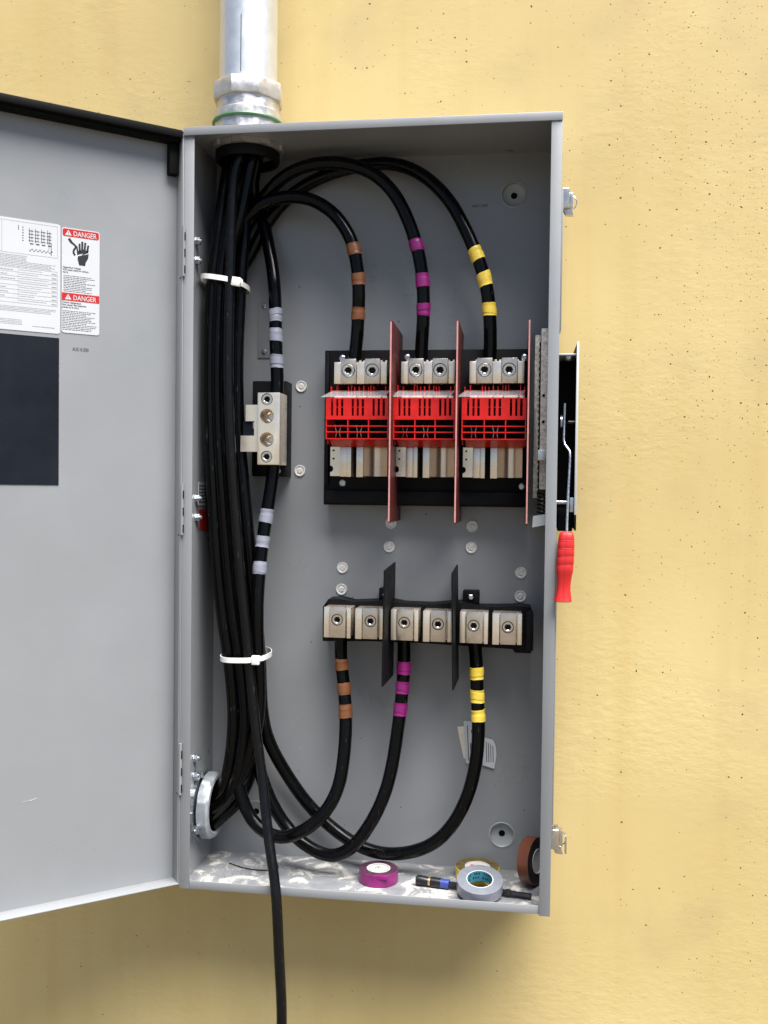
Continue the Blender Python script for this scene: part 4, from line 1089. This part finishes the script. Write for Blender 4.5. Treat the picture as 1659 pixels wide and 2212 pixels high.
hd = box(B(), 0.0690, 0.0840, 0.0340, 0.0420, 0.9905, 1.0050, 0.0012)
bmesh.ops.rotate(hd, verts=hd.verts, cent=(0.0765, 0.038, 0.998), matrix=Matrix.Rotation(R(10), 3, 'Y'))
part('head', hd, 'nylon', t1)
part('tail', box(B(), 0.0840, 0.0875, 0.0370, 0.0390, 0.9935, 1.0010, 0.0005), 'nylon', t1)
t2 = tie(0.0850, 0.0940, 0.3730, 0.0400, 0.0600, -0.03, 'white nylon tie round the cables below the neutral block')
part('head', box(B(), 0.1085, 0.1215, 0.0330, 0.0410, 0.3665, 0.3815, 0.0012), 'nylon', t2)

# folded tag glued to the back panel behind the yellow-banded lower cable
tg = thing('paper_tag', 'torn white printed paper tag on the back panel behind a lower cable', 'paper tag', (0.477, D - 0.002, 0.18))
part('old_glue_side', prism(B(), [(0.4420, 0.2480), (0.4560, 0.2500), (0.4640, 0.1960), (0.4540, 0.1930)], D - 0.0012, D - 0.0003), 'aged_label', tg)
part('left_sheet', prism(B(), [(0.4530, 0.2590), (0.4760, 0.2590), (0.4790, 0.1830), (0.4580, 0.1860)], D - 0.0028, D - 0.0014), 'white_label', tg)
rs = [(0.4880, 0.2330), (0.5040, 0.2290), (0.5085, 0.2200), (0.5105, 0.2030), (0.5070, 0.1790), (0.4870, 0.1840)]
part('right_sheet', prism(B(), rs, D - 0.0036, D - 0.0030), 'white_label', tg)
bm = B()
for k in range(4):
    quad(bm, 0.4925 + k * 0.0038, 0.4938 + k * 0.0038, 0.1900, 0.2250 - 0.002 * k, D - 0.0038, R(2))
for k in range(2):
    quad(bm, 0.4605 + k * 0.0050, 0.4620 + k * 0.0050, 0.1910, 0.2520 - k * 0.03, D - 0.0030, R(3))
part('print', bm, 'stamp_ink', tg, flat=True)
part('black_dot', prism(B(), round_rect(0.4660, 0.4745, 0.2380, 0.2460, 0.0038), D - 0.0032, D - 0.0030), 'label_black', tg)

# ================================================================== things lying on the box floor
FZ = 0.0032
def tape_roll(name, label, c, axis, r, ri, wd, tread, side, core, inner=None):
    """axis: unit vector of the roll's spindle; c: centre of the roll"""
    A = axis.normalized().to_track_quat('Z', 'Y').to_matrix()
    base = Vector(c) - Vector((0, 0, r if abs(axis.z) < 0.5 else wd / 2))
    t_ = thing(name, label, 'tape', tuple(base))
    h = wd / 2
    part('tread', lathe(B(), [(r - 0.0004, -h), (r, -h + 0.0006), (r, h - 0.0006), (r - 0.0004, h)], c, A, 64), tread, t_)
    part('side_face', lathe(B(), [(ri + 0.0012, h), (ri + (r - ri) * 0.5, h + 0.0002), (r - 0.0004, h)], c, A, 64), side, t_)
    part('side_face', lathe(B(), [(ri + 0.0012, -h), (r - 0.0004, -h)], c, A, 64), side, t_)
    part('core', lathe(B(), [(ri, -h), (ri + 0.0012, -h), (ri + 0.0012, h + 0.0006), (ri, h + 0.0006)], c, A, 64, closed=True), core, t_)
    if inner: part('core_lining', lathe(B(), [(ri - 0.0002, -h + 0.0002), (ri - 0.0002, h)], c, A, 64), inner, t_)
    return t_, A
# purple roll with a white paper disc
c = Vector((0.3185, 0.0790, FZ + 0.0105))
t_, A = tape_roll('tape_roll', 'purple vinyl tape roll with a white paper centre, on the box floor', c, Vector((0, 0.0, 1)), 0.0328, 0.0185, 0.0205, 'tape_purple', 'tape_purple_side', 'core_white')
dk = part('paper_disc', lathe(B(), [(0.0184, 0.0098), (0, 0.0098)], c, 'z', 40), 'core_white', t_)
bm = B()
lathe(bm, [(0.0052, 0.0100), (0.0040, 0.0100)], c + Vector((-0.001, 0.003, 0)), 'z', 24)
lathe(bm, [(0.0020, 0.0100), (0, 0.0100)], c + Vector((-0.001, 0.004, 0)), 'z', 12)
lathe(bm, [(0.0170, 0.0100), (0.0158, 0.0100)], c, 'z', 40)
for k in range(3):
    q = c + Vector((0.004 + 0.003 * k, -0.008, 0.0100))
    vs = [bm.verts.new(q + Vector(d)) for d in ((0, 0, 0), (0.002, 0, 0), (0.003, 0.003, 0), (0.001, 0.003, 0))]; bm.faces.new(vs)
part('printed_mark', bm, 'stamp_ink', dk)
part('loose_tape_end', box(B(), c.x + 0.002, c.x + 0.020, c.y - 0.0335, c.y - 0.0265, FZ + 0.0150, FZ + 0.0212, 0.0008), 'tape_purple', t_)
# yellow roll
c = Vector((0.4820, 0.1190, FZ + 0.0098))
t_, A = tape_roll('tape_roll', 'yellow vinyl tape roll lying behind the grey roll on the box floor', c, Vector((0, 0, 1)), 0.0370, 0.0200, 0.0190, 'tape_yellow', 'tape_yellow_side', 'core_white')
dk = part('paper_disc', lathe(B(), [(0.0199, 0.0085), (0, 0.0085)], c, 'z', 40), 'core_white', t_)
bm = B()
q = c + Vector((-0.013, 0.002, 0.0088))
bm.faces.new([bm.verts.new(q + Vector(d)) for d in ((0, 0, 0), (0.006, 0, 0), (0.0075, 0.006, 0), (0.0015, 0.006, 0))])
part('printed_mark', bm, 'logo_red', dk)
# grey roll leaning on the nut driver
ax = Vector((0.02, -math.sin(R(15)), math.cos(R(15))))
c = Vector((0.4890, 0.0430, FZ + 0.0200))
t_, A = tape_roll('tape_roll', 'grey vinyl tape roll with a blue lined core, leaning on the nut driver', c, ax, 0.0372, 0.0205, 0.0190, 'tape_grey', 'tape_grey_side', 'core_white', 'core_cyan')
bm = B()
for row, h0 in ((0, 0.0035), (1, -0.0040)):
    for k in range(11):
        a0 = R(30 + k * 11.5 + row * 4); a1 = a0 + R(rnd.uniform(5, 8.5))
        if k in (4, 8): continue
        vs = []
        for a, h in ((a0, h0), (a1, h0), (a1, h0 + 0.0036), (a0, h0 + 0.0036)):
            vs.append(bm.verts.new(c + A @ Vector((0.0200 * math.cos(a), 0.0200 * math.sin(a), h))))
        bm.faces.new(vs)
part('printed_mark', bm, 'ink_navy', t_, flat=True)
# brown roll standing on edge
ax = Vector((math.cos(R(26)), -math.sin(R(26)), 0.08))
c = Vector((0.5735, 0.1080, FZ + 0.0395))
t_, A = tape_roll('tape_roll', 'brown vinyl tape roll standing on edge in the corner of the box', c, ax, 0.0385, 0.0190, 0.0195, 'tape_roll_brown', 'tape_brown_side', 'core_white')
part('paper_disc', lathe(B(), [(0.0189, 0.0086), (0, 0.0086)], c, A, 40), 'core_white', t_)

# nut driver bit
d0, d1 = Vector((0.3830, 0.0720, FZ + 0.0085)), Vector((0.5720, 0.0430, FZ + 0.0062))
ax = (d1 - d0).normalized()
A = ax.to_track_quat('Z', 'Y').to_matrix()
nd = thing('nut_driver', 'black nut driver bit with blue collar, lying under the grey tape roll', 'tool', (0.46, 0.06, FZ))
part('socket_head', lathe(B(), [(0.0045, 0.001), (0.0060, 0.0), (0.0080, 0.001), (0.0083, 0.006), (0.0078, 0.016), (0.0068, 0.021), (0.0, 0.021)], d0, A, 28), 'driver_black', nd)
part('brass_ring', lathe(B(), [(0.0, 0.0212), (0.0070, 0.0212), (0.0070, 0.0245), (0.0, 0.0245)], d0, A, 28), 'brass', nd)
part('sleeve', lathe(B(), [(0.0, 0.0246), (0.0082, 0.0250), (0.0084, 0.0300), (0.0080, 0.0420), (0.0, 0.0420)], d0, A, 28), 'driver_black', nd)
part('blue_collar', lathe(B(), [(0.0, 0.0422), (0.0078, 0.0422), (0.0078, 0.0465), (0.0072, 0.0470), (0.0072, 0.0490), (0.0078, 0.0495), (0.0078, 0.0560), (0.0, 0.0560)], d0, A, 28), 'driver_blue', nd)
L_ = (d1 - d0).length
part('shaft', lathe(B(), [(0.0, 0.0562), (0.0050, 0.0562), (0.0048, 0.148), (0.0060, 0.150), (0.0060, 0.156), (0.0044, 0.158), (0.0048, 0.164), (0.0040, 0.170), (0.0046, 0.178), (0.0044, L_ - 0.002), (0.0034, L_), (0.0, L_)], d0, A, 6), 'driver_black', nd)
